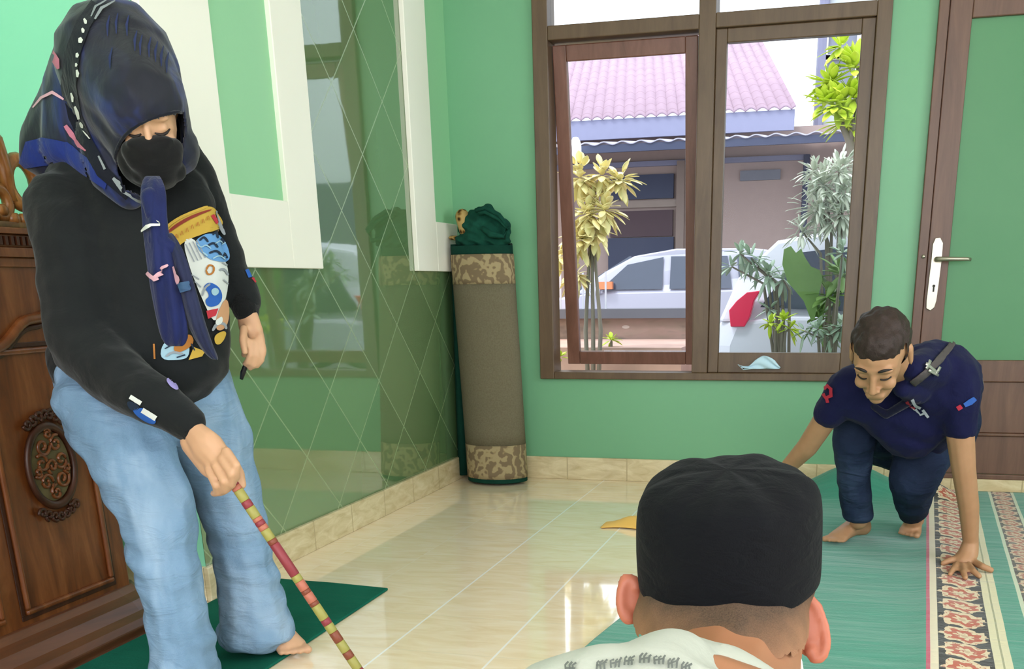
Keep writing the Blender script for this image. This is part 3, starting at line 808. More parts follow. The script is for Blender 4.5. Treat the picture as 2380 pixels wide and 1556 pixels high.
# ------------------------------------------------------------------ carpets
def pile(t, sc=1.0):
    n = t.noise(t.pos(), 180, 2); w = t.noise(t.map(t.pos(), sc=(1.2, 9, 1)), 2.2, 3, .55, .6)
    t.bump(t.m_('ADD', t.m_('MULTIPLY', n, .35), t.m_('MULTIPLY', w, 2.6*sc)), .5, .006); return w
t = NT('deep_green_mat_pile', .95, .1); w = pile(t, .5)
t.color(t.mix(t.noise(t.pos(), 7, 4), '0f5242', '186a56'))
mb = MB()
out = [(-1.874, 1.25), (-1.392, 1.32), (-1.392, 2.31), (-1.396, 2.884), (-1.60, 2.905), (-1.874, 2.915)]
mb.loft([[(x, y, .001) for x, y in out], [(x, y, .009) for x, y in out]])
tag(mb.build('green_mat', t.m, bevel=.003), 'plain deep green mat under the woman between pulpit and tiles', 'mat')

t = NT('green_prayer_carpet_with_floral_bands', .9, .12); s = t.xyz(t.pos()); w = pile(t); t.b.inputs['Sheen Weight'].default_value = .25
U = t.m_('SUBTRACT', t.m_('SUBTRACT', s[0], .222), t.m_('MULTIPLY', t.m_('SUBTRACT', s[1], 2.6), .055))
g = t.mix(t.noise(t.map(t.pos(), sc=(2, 14, 1)), 3, 4, .6, .4), '357f6b', '4d9c85')
def rng(a, b): return t.m_('MULTIPLY', t.m_('GREATER_THAN', U, a), t.m_('LESS_THAN', U, b))
nz = t.noise(t.pos(), 42, 2); nz2 = t.noise(t.pos(), 75, 2)
def floral(u0, hw_, per, base_dark, cream, rust, sh=0.0):
    v = t.m_('FRACT', t.m_('ADD', t.m_('DIVIDE', s[1], per), 40.0+sh))
    vv = t.m_('MULTIPLY', t.m_('SUBTRACT', v, .5), per)
    uu = t.m_('SUBTRACT', U, u0)
    sk = t.m_('ADD', vv, t.m_('MULTIPLY', t.m_('SINE', t.m_('MULTIPLY', uu, 60)), .012))
    d = t.m_('SQRT', t.m_('ADD', t.m_('POWER', t.m_('DIVIDE', uu, hw_), 2), t.m_('POWER', t.m_('DIVIDE', sk, per*.47), 2)))
    ang_ = t.m_('ARCTAN2', sk, uu)
    lob = t.m_('MULTIPLY', t.m_('COSINE', t.m_('MULTIPLY', ang_, 7)), .10)
    d2 = t.m_('ADD', t.m_('ADD', d, lob), t.m_('MULTIPLY', t.m_('SUBTRACT', nz, .5), .35))
    c = t.mix(t.m_('LESS_THAN', d2, 1.05), base_dark, cream)
    c = t.mix(t.m_('LESS_THAN', t.m_('ABSOLUTE', t.m_('SUBTRACT', d2, .55)), .17), c, rust)
    c = t.mix(t.m_('LESS_THAN', t.m_('ADD', d, t.m_('MULTIPLY', nz2, .3)), .30), c, 'c3a98a')
    return t.mix(t.m_('MULTIPLY', t.m_('GREATER_THAN', nz2, .60), t.m_('LESS_THAN', d2, 1.0)), c, 'b0664f')
f1 = floral(.098, .060, .135, '2c2a27', 'd8c3a2', 'b4573f'); f2 = floral(.316, .036, .10, '4b443a', 'c9b293', 'a96a55', .3)
c = g
c = t.mix(rng(0, .205), c, f1)
c = t.mix(rng(0, .010), c, 'c0526a'); c = t.mix(rng(.010, .030), c, 'dccfb4')
dots = t.m_('GREATER_THAN', t.m_('SINE', t.m_('MULTIPLY', s[1], 140)), -.1)
c = t.mix(t.m_('MULTIPLY', rng(.030, .046), dots), c, '262522')
c = t.mix(t.m_('MULTIPLY', rng(.150, .162), dots), c, '262522')
c = t.mix(rng(.162, .205), c, 'd6cda9'); c = t.mix(rng(.181, .186), c, '9c9a78')
c = t.mix(rng(.262, .366), c, f2); c = t.mix(rng(.262, .274), c, 'c4cdb2'); c = t.mix(rng(.356, .368), c, 'c4cdb2')
c = t.mix(rng(.62, .84), c, f2)
t.color(c); M_carpet = t.m
mb = MB(); nx, ny = 150, 150; rows = []
def hump(x, y):
    h = .014
    h += .135*math.exp(-((x-.02)/.20)**2)*math.exp(-((y-4.70+.10*x)/.13)**2)
    h += .05*math.exp(-((x-.33)/.12)**2)*math.exp(-((y-4.74)/.09)**2)
    h += .006*math.sin(y*17+x*5)*math.exp(-((x-.0)/.5)**2)*(1 if y > 2.2 else .3)*.5
    h += .010*math.exp(-((x-(.24+.06*(y-2.6)))/.05)**2)
    return h
for j in range(ny+1):
    y = 1.1+(4.872-1.1)*j/ny; rr = []
    for i in range(nx+1):
        u = i/nx; xl = -.645+.165*(y-2.4)+ .012*math.sin(y*4)
        x = xl+(1.9-xl)*u**1.3; rr.append((x, y, hump(x, y)))
    rows.append(rr)
mb.loft(rows, 0, False, False)
co = mb.build('prayer_carpet', M_carpet, smooth=True)
md = co.modifiers.new('solid', 'SOLIDIFY'); md.thickness = .010; md.offset = -1
tag(co, 'large green prayer carpet with floral bands being spread by the crouching man', 'carpet')

# yellow cloth partly hidden by the black cap
q = atz(1440, 1228, .0)
cl = thing('dust_cloth', tuple(q), 'small yellow cloth on the tiles behind the black cap', 'cloth')
mb = MB(); rows = []
for j in range(9):
    rr = []
    for i in range(13):
        u, v = i/12, j/8
        rr.append((q.x-.075+.26*u, q.y-.03+.11*v+.02*math.sin(u*5), .004+.030*math.sin(math.pi*v)*min(1, u*3)*(1-.3*math.sin(u*9))))
    rows.append(rr)
mb.loft(rows, 0, False, False); mb.build('cloth_sheet', plain('golden_yellow_cloth', 'e0b35c', .8), cl, smooth=True, solid=.005, subsurf=1)

# ------------------------------------------------------------------ rolled rugs in the corner
t = NT('taupe_rug_back', .95, .1); s = t.xyz(t.obj())
t.color(t.mix(t.noise(t.pos(), 160, 2), '5f5744', '76705c')); t.bump(t.noise(t.pos(), 220, 2), .3, .003); M_taupe = t.m
t = NT('beige_scroll_border', .9, .1); p = t.pos()
w_ = t.n('ShaderNodeTexWave', wave_type='RINGS'); t.t.links.new(t.map(p, loc=(.2, 0, .13), sc=(1, 1, 1)), w_.inputs['Vector']); w_.inputs['Scale'].default_value = 9; w_.inputs['Distortion'].default_value = 9; w_.inputs['Detail Scale'].default_value = 2.2
t.color(t.ramp(w_.outputs['Fac'], [(.35, '776750'), (.55, '93815f'), (.75, '9f8f6d')])); M_scroll = t.m
M_dkgreen = plain('dark_green_rug', '12382d', .95, .1, var=.3, scale=30, bump=.3)
roll = thing('rolled_rug', (-1.67, 4.74, 0), 'tall rolled rug with taupe back and beige scroll borders standing in the corner', 'rug')
cb_ = at(1157, 1104, 4.755); ct_ = at(1120, 572, 4.80)
ct_ = Vector((ct_.x, 4.80, ct_.z)); cb_ = Vector((cb_.x, 4.75, .012))
RA, RB = .150, .105
def rp(t_, k, n=44, f=1.0, ex=0):
    c = cb_.lerp(ct_, t_); a = 2*math.pi*k/n
    r = 1+.012*math.sin(3*a+t_*4)
    return c+Vector((RA*(f+ex)*r*math.cos(a), RB*f*r*math.sin(a), 0))
def seg_(nm, t0, t1, m, par, f=1.0, st=6):
    mb = MB(); mb.loft([[rp(t0+(t1-t0)*i/st, k, f=f) for k in range(44)] for i in range(st+1)]); return mb.build(nm, m, par, smooth=False)
def smoothsides(o):
    for p in o.data.polygons: p.use_smooth = len(p.vertices) == 4
    return o
smoothsides(seg_('green_end', 0, .018, M_dkgreen, roll, 1.0)); smoothsides(seg_('lower_border', .018, .165, M_scroll, roll, 1.012)); smoothsides(seg_('roll_body', .165, .845, M_taupe, roll, 1.006, 12))
smoothsides(seg_('upper_border', .845, .965, M_scroll, roll, 1.012)); smoothsides(seg_('green_end', .965, 1.0, M_dkgreen, roll, .99))
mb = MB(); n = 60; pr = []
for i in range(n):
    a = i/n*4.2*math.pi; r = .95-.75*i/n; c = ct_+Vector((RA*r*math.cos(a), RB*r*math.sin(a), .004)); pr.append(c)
mb.tube(pr, .006, 6); mb.build('spiral_edge', plain('blackish_green_edge', '0d251e', .95), roll)  # spiral edge in a darker green than the roll ends
# narrow dark green rug between the tall roll and the tiled wall
nr = thing('dark_green_rug_roll', (-1.845, 4.80, 0), 'thin dark green rug standing between the taupe roll and the tiled wall', 'rug')
b0 = Vector((at(1082, 1098, 4.84).x-.002, 4.835, .0)); b1 = Vector((at(1062, 560, 4.845).x, 4.845, ct_.z+.01))
mb = MB(); mb.loft([[b0.lerp(b1, t_)+Vector((.030*math.cos(a), .046*math.sin(a), .02 if t_ == 0 else 0)) for a in [2*math.pi*k/16 for k in range(16)]] for t_ in (0, .25, .5, .75, 1)])
smoothsides(mb.build('roll_body', M_dkgreen, nr))
# bundle of green rug on the top
bz = ct_.z
bu = thing('folded_green_rug', tuple(ct_), 'dark green rug folded into a bundle on top of the tall roll', 'rug')
t = NT('green_gold_rug_pile', .95, .1); t.color(t.mix(t.noise(t.pos(), 26, 3), '0d2b22', '1b5242')); t.bump(t.noise(t.pos(), 120, 2), .4, .004); M_gg = t.m
def B(x, y, Y, r, a=1, b=1): return N(x, y, Y, r, a, b)
blob('bundle', [[B(1110, 530, 4.78, 40, 1.0, .8), B(1150, 545, 4.78, 36, 1.0, .9)], [B(1085, 525, 4.78, 24), B(1130, 502, 4.78, 26), B(1165, 535, 4.78, 24)], [B(1100, 560, 4.78, 44, .9, .45), B(1150, 562, 4.78, 40, .9, .45)], [B(1168, 520, 4.76, 16), B(1172, 555, 4.76, 16)]], .006, M_gg, bu, 5,
     lambda c, n_: .006*math.sin(c.x*90+c.z*60)*math.sin(c.z*110))
mb = MB()
for k in range(2):
    pts = [at(x, y, 4.70+.004*k) for x, y in ((1105+8*k, 490+6*k), (1128, 483+10*k), (1160, 500+10*k), (1180, 525+6*k), (1172, 552), (1140, 548-6*k), (1120, 530))]
    mb.tube(pts, .010, 8)
mb.build('folded_edge', M_gg, bu, smooth=True)
t = NT('gold_patterned_rug', .9, .1); v = t.voro(t.pos(), 38); t.color(t.ramp(v, [(.15, '2a2216'), (.3, '7a5a2c'), (.5, 'a98f5a')]))
blob('gold_border_fold', [[N(1075, 505, 4.76, 17, 1.2, 1.1), N(1083, 535, 4.76, 16, 1.2)], [N(1052, 553, 4.80, 9, 1.6, .6), N(1090, 556, 4.77, 10, 1.6, .6)]], .005, t.m, bu, 4)

# ------------------------------------------------------------------ people: shared pieces
def m_skin(name, a, b, red='c0705c'):
    t = NT(name, .5, .35); n = t.noise(t.pos(), 14, 3)
    t.color(t.mix(t.noise(t.pos(), 30, 2), a, b)); t.b.inputs['Subsurface Weight'].default_value = .12
    t.b.inputs['Subsurface Radius'].default_value = (.02, .008, .005); t.b.inputs['Subsurface Scale'].default_value = .3
    t.bump(t.noise(t.pos(), 300, 2), .05, .001); return t.m
def m_cloth(name, a, b, scale=9, rough=.9, wr=.25, wsc=(1, 1, 1), wscale=14, sheen=.15):
    t = NT(name, rough, .12); t.color(t.mix(t.noise(t.pos(), scale, 4), a, b)); t.b.inputs['Sheen Weight'].default_value = sheen
    h = t.m_('ADD', t.m_('MULTIPLY', t.noise(t.map(t.pos(), sc=wsc), wscale, 3, .55, .8), 3.0), t.m_('MULTIPLY', t.noise(t.pos(), 350, 1), .12))
    t.bump(h, wr, .008); return t.m
def frame3(F, U):
    F = Vector(F).normalized(); U = Vector(U); U = (U-F*U.dot(F)).normalized(); R = F.cross(U).normalized()
    return Matrix((R, U, F)).transposed()      # columns right, up, forward
def head_nodes(c, M, s=1.0, ears=True, nose=True):
    def q(x, y, z): return Vector(c)+M@(Vector((x, y, z))*s)
    def e(x, y, z, rx, ry, rz): return L(q(x, y, z), (rx*s, ry*s, rz*s), M)
    ch = [[e(0, .030, -.018, .074, .086, .088)], [e(0, .02, .03, .064, .078, .062)], [e(0, .0, .035, .062, .05, .055), e(0, -.075, .040, .040, .034, .042)],
          [e(0, -.095, .062, .022, .018, .020)], [e(-.034, .028, .080, .018, .010, .012), e(.034, .028, .080, .018, .010, .012)],
          [e(-.034, -.030, .068, .022, .020, .020)], [e(.034, -.030, .068, .022, .020, .020)],
          [e(-.030, .004, .074, .014, .010, .012)], [e(.030, .004, .074, .014, .010, .012)],
          [e(-.016, -.068, .080, .012, .006, .008), e(.016, -.068, .080, .012, .006, .008)], [e(-.014, -.078, .078, .011, .006, .008), e(.014, -.078, .078, .011, .006, .008)]]
    if nose: ch += [[e(0, .018, .088, .007, .010, .008), e(0, -.030, .106, .010, .010, .012)], [e(-.013, -.036, .096, .008, .007, .009), e(.013, -.036, .096, .008, .007, .009)]]
    if ears:
        for sg in (-1, 1): ch.append([e(sg*.076, .012, -.012, .008, .020, .014), e(sg*.078, -.022, -.006, .007, .012, .009)])
    return ch
M_skinw = m_skin('warm_light_skin', 'bc9272', 'ca9e7c')
M_nail = plain('nail', 'dcb09e', .3)
M_dark = plain('brow_black', '1d1512', .6)

# ------------------------------------------------------------------ the woman with the stick
wm = thing('person', (-1.42, 2.08, 0), 'woman in navy headscarf, black mask, black sweatshirt and flared jeans holding a striped stick', 'person', None)
HS = .93; HC = at(342, 272, 2.03)
HM = frame3((.50, -.76, -.50), (.16, -.42, .90))
nodes = head_nodes(HC, HM, HS, ears=False)
# neck, torso, arms, legs of one continuous body
nodes += [[N(300, 320, 2.09, 42), N(262, 440, 2.14, 50)], [N(262, 440, 2.14, 50), N(250, 520, 2.14, 120, .6)], [N(250, 520, 2.14, 120, .6), N(300, 800, 2.12, 125, .6)], [N(300, 800, 2.12, 125, .6), N(310, 900, 2.10, 130, .6)],
          [N(180, 510, 2.08, 40), N(205, 800, 1.98, 42), N(360, 915, 1.90, 36), N(450, 1003, 1.885, 27, .8)],
          [N(440, 430, 2.22, 45), N(530, 600, 2.25, 32), N(572, 722, 2.22, 24)],
          [N(252, 945, 2.03, 70), N(350, 1180, 1.96, 56), N(415, 1500, 1.93, 48), N(425, 1618, 1.925, 34)],
          [N(420, 930, 2.16, 75), N(525, 1180, 2.20, 46), N(590, 1400, 2.24, 42), N(610, 1492, 2.25, 30)]]
# right hand closed round the stick
nodes += [[N(450, 1003, 1.885, 29, .8), N(483, 1042, 1.87, 44, .62), N(512, 1076, 1.865, 36, .7)],
          [N(450, 1030, 1.885, 34, .7), N(490, 1085, 1.875, 30, .8)]]
for pts in (((526, 1050, 1.852, 12), (549, 1082, 1.835, 11), (549, 1108, 1.845, 10), (540, 1122, 1.866, 9)),
            ((517, 1068, 1.846, 12), (538, 1102, 1.830, 11), (539, 1127, 1.846, 10), (528, 1138, 1.868, 9)),
            ((503, 1084, 1.845, 12), (521, 1119, 1.832, 11), (523, 1140, 1.850, 10), (512, 1146, 1.870, 9)),
            ((486, 1094, 1.850, 11.5), (502, 1128, 1.838, 10.5), (505, 1145, 1.856, 9.5), (497, 1148, 1.874, 8.5)),
            ((500, 1030, 1.880, 16), (534, 1065, 1.885, 14), (556, 1100, 1.888, 12.5), (562, 1128, 1.880, 11))):
    nodes.append([N(*p) for p in pts])
# left hand hanging, holding a dark strap
nodes += [[N(572, 722, 2.22, 25, .8), N(583, 765, 2.215, 30, .6), N(592, 795, 2.21, 27, .65)]]
for pts in (((604, 782, 2.205, 9.5), (612, 815, 2.20, 8.5), (607, 838, 2.195, 8), (597, 851, 2.195, 7)),
            ((594, 795, 2.192, 9.5), (597, 827, 2.184, 8.5), (590, 848, 2.184, 8), (581, 856, 2.19, 7)),
            ((583, 796, 2.180, 9), (581, 826, 2.170, 8.2), (575, 842, 2.172, 7.5), (570, 846, 2.18, 7)),
            ((574, 790, 2.205, 9), (570, 812, 2.202, 8), (567, 826, 2.21, 7)),
            ((567, 765, 2.185, 10), (564, 792, 2.160, 9), (569, 818, 2.150, 8))):
    nodes.append([N(*p) for p in pts])
# bare feet
def foot(hx_, hy_, tx, ty, w=.042, h=.055, side=1):
    """heel point and toe-tip point on the floor in metres"""
    a = Vector((hx_, hy_, 0)); b = Vector((tx, ty, 0)); d = (b-a); Lf = d.length; d.normalize(); sd = Vector((-d.y, d.x, 0))*side
    M = Matrix((sd, Vector((0, 0, 1)), d)).transposed()
    def e(u, s_, z, rs, rz, ru): return L(a+d*Lf*u+sd*s_+Vector((0, 0, z)), (rs, rz, ru), M)
    ch = [[e(.12, 0, .033, .028, .032, .030), e(.38, 0, .045, .030, .036, .035), e(.68, 0, .028, .038, .024, .030), e(.78, 0, .020, .043, .019, .020)],
          [e(.16, 0, .05, .026, .035, .03), e(.20, 0, .10, .027, .03, .033)]]
    for k, (s_, ul, r) in enumerate(((.030, 1.0, .0125), (.010, .985, .0095), (-.006, .955, .009), (-.021, .925, .0085), (-.034, .89, .008))):
        ch.append([e(.76, s_*.92, .016, r, r, .012), e(ul-.05, s_, .013, r, r*.95, .012)])
    return ch
fh = atz(560, 1480, 0); ft = atz(706, 1536, 0)
ft = Vector((-1.348, 2.232, .0)); fh = Vector((-1.515, 2.36, 0))
nodes += [[(p+Vector((0, 0, .009)), r, M) for p, r, M in ch] for ch in foot(fh.x, fh.y, ft.x, ft.y, side=1)]
nodes += [[(p+Vector((0, 0, .009)), r, M) for p, r, M in ch] for ch in foot(-1.475, 2.0, -1.40, 1.80, side=-1)]
body = blob('body', nodes, .0040, M_skinw, wm, 3)

# eyes: lowered lids with lashes, and brows
for sg in (-1, 1):
    mb = MB(); pts = [HC+HS*(HM@Vector((sg*(.014+.032*u), .000-.006*math.sin(math.pi*u), .0885-.016*u*u))) for u in [i/8 for i in range(9)]]
    mb.tube(pts, [.0012, .0022, .0028, .003, .003, .003, .0028, .0022, .0012], 8); mb.build('eyelash', M_dark, wm, smooth=True)
    mb = MB(); pts = [HC+HS*(HM@Vector((sg*(.012+.040*u), .030+.006*math.sin(math.pi*u), .0935-.018*u*u))) for u in [i/8 for i in range(9)]]
    mb.tube(pts, [.0015, .003, .0034, .0034, .0034, .003, .0026, .002, .001], 8); mb.build('eyebrow', M_dark, wm, smooth=True)

# mask
M_maskb = m_cloth('black_mask_fabric', '0c0c0d', '141415', 20, .75, .15)
def q(x, y, z): return HC+HS*(HM@Vector((x, y, z)))
mch = [[L(q(0, -.016, .092), (.050, .012, .020), HM), L(q(0, -.030, .112), (.018, .022, .012), HM), L(q(0, -.050, .098), (.045, .018, .018), HM), L(q(0, -.095, .085), (.036, .020, .022), HM), L(q(0, -.118, .055), (.034, .016, .030), HM)],
       [L(q(-.03, -.05, .085), (.030, .034, .022), HM), L(q(.03, -.05, .085), (.030, .034, .022), HM)], [L(q(.052, -.075, .04), (.030, .048, .035), HM), L(q(.02, -.12, .03), (.03, .03, .03), HM)],
       [L(q(-.045, -.04, .075), (.02, .022, .02), HM), L(q(.045, -.04, .075), (.02, .022, .02), HM)], [L(q(-.04, -.09, .068), (.02, .025, .02), HM), L(q(.04, -.09, .068), (.02, .025, .02), HM)]]
mask = blob('face_mask', mch, .0045, M_maskb, wm, 12)

# jeans
def m_denim(name, lo, mid, hi, dirty=None):
    t = NT(name, .85, .15); p = t.pos()
    n = t.noise(t.map(p, sc=(1, 1, .45)), 6.5, 4, .6, .3); f = t.noise(p, 420, 2)
    c = t.ramp(n, [(.30, lo), (.52, mid), (.72, hi)]); c = t.mix(t.m_('MULTIPLY', f, .25), c, hi); t.color(c)
    w = t.noise(t.map(p, sc=(.8, .8, 2.2)), 11, 4, .55, 1.2)
    t.bump(t.m_('ADD', t.m_('MULTIPLY', w, 3.0), t.m_('MULTIPLY', f, .15)), .45, .008); return t.m
M_jeans = m_denim('light_blue_denim', '587690', '6e8ca8', '8ea6be')
def wrj(c, n_):
    return .0045*math.sin(c.z*70+8*math.sin(c.x*9+c.z*6))*(.3+.7*(1 if c.z < .62 else .5))*noise.noise(c*7)*2.4+.006*noise.noise(c*16)
jn = [[N(285, 850, 2.10, 175, .72), N(288, 930, 2.08, 160, .74, .6), N(312, 985, 2.09, 140, .74, .5)],
      [N(240, 930, 2.03, 118, .95, .6), N(312, 1080, 1.98, 110, .85, .7), N(360, 1180, 1.965, 98, .85), N(384, 1300, 1.945, 82, .95), N(405, 1400, 1.935, 72, 1.0), N(425, 1500, 1.93, 74, 1.05), N(436, 1610, 1.925, 86, 1.1, .5)],
      [N(420, 930, 2.15, 135, .85), N(480, 1000, 2.18, 104, .9), N(522, 1130, 2.20, 80, .95), N(555, 1250, 2.22, 72, .95), N(578, 1350, 2.235, 72, 1.0), N(592, 1430, 2.245, 80, 1.05), N(597, 1478, 2.25, 90, 1.1, .35)]]
jeans = blob('jeans', jn, .0065, M_jeans, wm, 5, wrj)

# sweatshirt: torso + sleeves
M_black = m_cloth('charcoal_black_sweatshirt', '141617', '1e2122', 7, .92, .3, (1, 1, 1.3), 9, .12)
def wrs(c, n_):
    return .009*noise.noise(Vector((c.x*7, c.y*7, c.z*13)))+.003*noise.noise(c*26)
tors = [[N(235, 470, 2.14, 150, .62), N(270, 560, 2.13, 172, .66), N(318, 700, 2.11, 190, .68), N(325, 800, 2.10, 205, .70), N(345, 860, 2.09, 195, .70, .45), N(400, 868, 2.10, 130, .8, .42)],
        [N(285, 385, 2.13, 80, .8), N(235, 470, 2.14, 150, .6)], [N(330, 400, 2.16, 110, .6), N(395, 470, 2.17, 105, .62), N(440, 640, 2.14, 90, .8), N(450, 790, 2.12, 88, .9)],
        [N(184, 846, 2.07, 80, .9), N(300, 895, 2.06, 60, 1.0, .55)]]
arm = [[N(150, 500, 2.07, 100, .8), N(165, 560, 2.04, 92, .85), N(182, 700, 2.0, 96, .8), N(196, 800, 1.97, 90, .8), N(250, 862, 1.94, 78, .85), N(335, 920, 1.905, 68, .85), N(405, 958, 1.895, 53, .9), N(440, 987, 1.889, 43, .85)]]
arm2 = [[N(405, 330, 2.20, 48, .9), N(455, 430, 2.23, 56, .9), N(495, 530, 2.25, 46, 1), N(535, 630, 2.245, 44, 1), N(557, 680, 2.235, 43, 1), N(567, 702, 2.23, 37, 1)]]
shirt = blob('sweatshirt', tors+arm+arm2, .0068, M_black, wm, 5, wrs)
# ribbed cuffs
M_rib = m_cloth('black_ribbing', '0e0f10', '17191a', 60, .9, .3, (1, 1, 1), 120)
def cuff(nm, a, b): return blob(nm, [[a, b]], .005, M_rib, wm, 3)
cuff('cuff', N(428, 975, 1.890, 41, .85), N(448, 1001, 1.886, 35, .85)); cuff('cuff', N(566, 700, 2.228, 35, 1), N(572, 722, 2.222, 31, 1))

# headscarf
def m_scarf():
    t = NT('navy_patterned_scarf', .6, .25); p = t.pos(); t.b.inputs['Sheen Weight'].default_value = .2
    a = t.noise(t.map(p, rot=(.3, .5, .2), sc=(1, 1, .5)), 9, 3, .55, .8)
    c = t.ramp(a, [(.40, '10131f'), (.52, '161a30'), (.60, '1c2a5c'), (.66, '15192c')])
    t.color(c); t.bump(t.noise(t.map(p, sc=(1, 1, .5)), 22, 3, .5, 1.5), .3, .006); return t.m
M_scarf = m_scarf()
M_scarfblue = m_cloth('royal_blue_scarf', '16235c', '22367f', 12, .6, .3, (1, 1, .5), 20)
M_scarfdk = m_cloth('near_black_scarf', '0b0e16', '141824', 12, .7, .3, (1, 1, .5), 20)
sc_ = [[N(272, 158, 2.07, 150, .80, 1.0)], [N(272, 158, 2.07, 150, .8, 1.0), N(305, 230, 2.06, 125, .9, 1.1)],
       [L(HC+HM@Vector((0, .040, .012)), (.090, .088, .094), HM), N(268, 150, 2.07, 138, .85, 1.0)], [L(HC+HM@Vector((0, .040, .012)), (.088, .086, .092), HM), L(HC+HM@Vector((0, -.02, -.01)), (.086, .08, .075), HM)], [L(HC+HM@Vector((-.03, -.06, .01)), (.062, .06, .062), HM), L(HC+HM@Vector((.03, -.06, .01)), (.058, .06, .062), HM)],
       [N(305, 230, 2.06, 125, .92), N(345, 330, 2.05, 92, 1.0, .7)], [N(250, 120, 2.10, 108, .9), N(170, 260, 2.16, 85, .8), N(118, 345, 2.17, 74, .75), N(95, 375, 2.17, 52, .8, .4)],
       [N(240, 320, 2.07, 62), N(262, 400, 2.05, 56), N(300, 440, 2.05, 44)], [N(205, 240, 2.14, 110, .8), N(190, 350, 2.13, 95, .8, .5)], [N(200, 340, 2.12, 80, .8, .6), N(290, 430, 2.08, 60, .8, .6), N(340, 440, 2.05, 42, .9, .6)],
       [N(395, 300, 2.14, 36, 1.2), N(410, 380, 2.16, 40, 1.0)]]
def hcut(c, n_):
    l = HM.transposed()@(c-HC)
    if l.z < .012: return False
    d = c-CAMPOS; x = CX+FPX*d.dot(CR)/d.dot(CF); y = CY+FPX*d.dot(CD)/d.dot(CF)
    return inpoly(x, y, OPEN)
OPEN = [(268, 362), (282, 330), (304, 304), (345, 280), (392, 268), (430, 262), (434, 300), (424, 350), (414, 440), (345, 470), (292, 440), (272, 400)]
def inpoly(x, y, P_):
    c_ = False; j = len(P_)-1
    for i in range(len(P_)):
        if (P_[i][1] > y) != (P_[j][1] > y) and x < (P_[j][0]-P_[i][0])*(y-P_[i][1])/(P_[j][1]-P_[i][1])+P_[i][0]: c_ = not c_
        j = i
    return c_
def scm(c, n_):
    return 0
def wrh(c, n_): return .0035*math.sin(c.z*60+c.x*90+4*noise.noise(c*8))*noise.noise(c*6)+.003*noise.noise(c*15)
scarf = blob('headscarf', sc_, .0055, [M_scarf], wm, 6, wrh, cut=hcut)
md = scarf.modifiers.new('solid', 'SOLIDIFY'); md.thickness = .004; md.offset = -1
bv = bvh_of(scarf)
hp_ = [hit(bv, x, y, .002) for x, y in ((268, 372), (271, 352), (281, 326), (303, 299), (345, 274), (392, 262), (420, 258))]
hp_ = [p for p in hp_ if p is not None]
mb = MB(); mb.tube(hp_, .0035, 8); mb.build('scarf_hem', M_scarfdk, wm, smooth=True, subsurf=1)
M_dash = plain('silver_white_thread', 'c9ccc4', .5); M_pink = plain('dusty_pink_print', 'b0697c', .7); M_pinkl = plain('pale_pink_print', 'c79aa5', .7); M_grey = plain('silver_grey_print', '7c8486', .7)
pol = []; M_faint = plain('faint_blue_weave', '1b2650', .7)
# overlapping fold band running from the crown down to the chin
bandx = [(228, 12), (196, 60), (172, 125), (163, 200), (176, 270), (205, 335), (240, 400), (300, 455)]
pol.append((stroke(bandx, [30, 34, 36, 36, 34, 30, 28, 22]), 2, .004))
for (a, b, w_) in (((200, 50), (205, 62), 9), ((196, 72), (199, 82), 9), ((192, 92), (193, 104), 13), ((186, 126), (186, 137), 10), ((184, 150), (184, 158), 7), ((186, 165), (188, 180), 9), ((172, 215), (176, 236), 8), ((180, 246), (190, 275), 10), ((192, 282), (198, 296), 9), ((198, 303), (214, 324), 8)):
    pol.append((stroke([(a[0]+.1*(b[0]-a[0]), a[1]), (.5*(a[0]+b[0])+1.5, .5*(a[1]+b[1])), b], [w_*.45, w_*.85, w_*.5]), 1, .007))
pol += [(stroke([(268, 8), (238, 24), (224, 50)], [3, 7, 4]), 4, .006), (stroke([(248, 6), (226, 20), (216, 44)], [3, 5, 3]), 4, .006)]
pol += [(stroke([(125, 120), (134, 142), (140, 160)], [8, 17, 6]), 3, .004), (stroke([(80, 252), (100, 228), (125, 216), (150, 232)], [3, 6, 8, 5]), 5, .004), (stroke([(154, 292), (170, 315), (190, 340), (205, 352)], [8, 12, 8, 3]), 3, .006)]
pol += [([(62, 330), (100, 320), (160, 332), (215, 375), (250, 425), (246, 440), (190, 402), (120, 382), (50, 392), (44, 385)], 6, .003)]
pol += [(stroke([(265, 415), (290, 440), (330, 466)], [6, 16, 9]), 4, .006), (stroke([(232, 365), (246, 395)], [4, 6]), 4, .006)]
for k, (x, y) in enumerate(((255, 60), (275, 55), (330, 105), (350, 110), (365, 120), (378, 130), (318, 95), (300, 60), (390, 145), (262, 135))):
    pol.append((stroke([(x, y-22), (x-5, y), (x-4, y+26)], [2, 6, 2]), 7, .0025))
patches('scarf_print', bv, pol, [M_scarf, M_dash, M_scarfdk, M_pink, M_grey, M_pinkl, M_scarfblue, M_faint], wm)
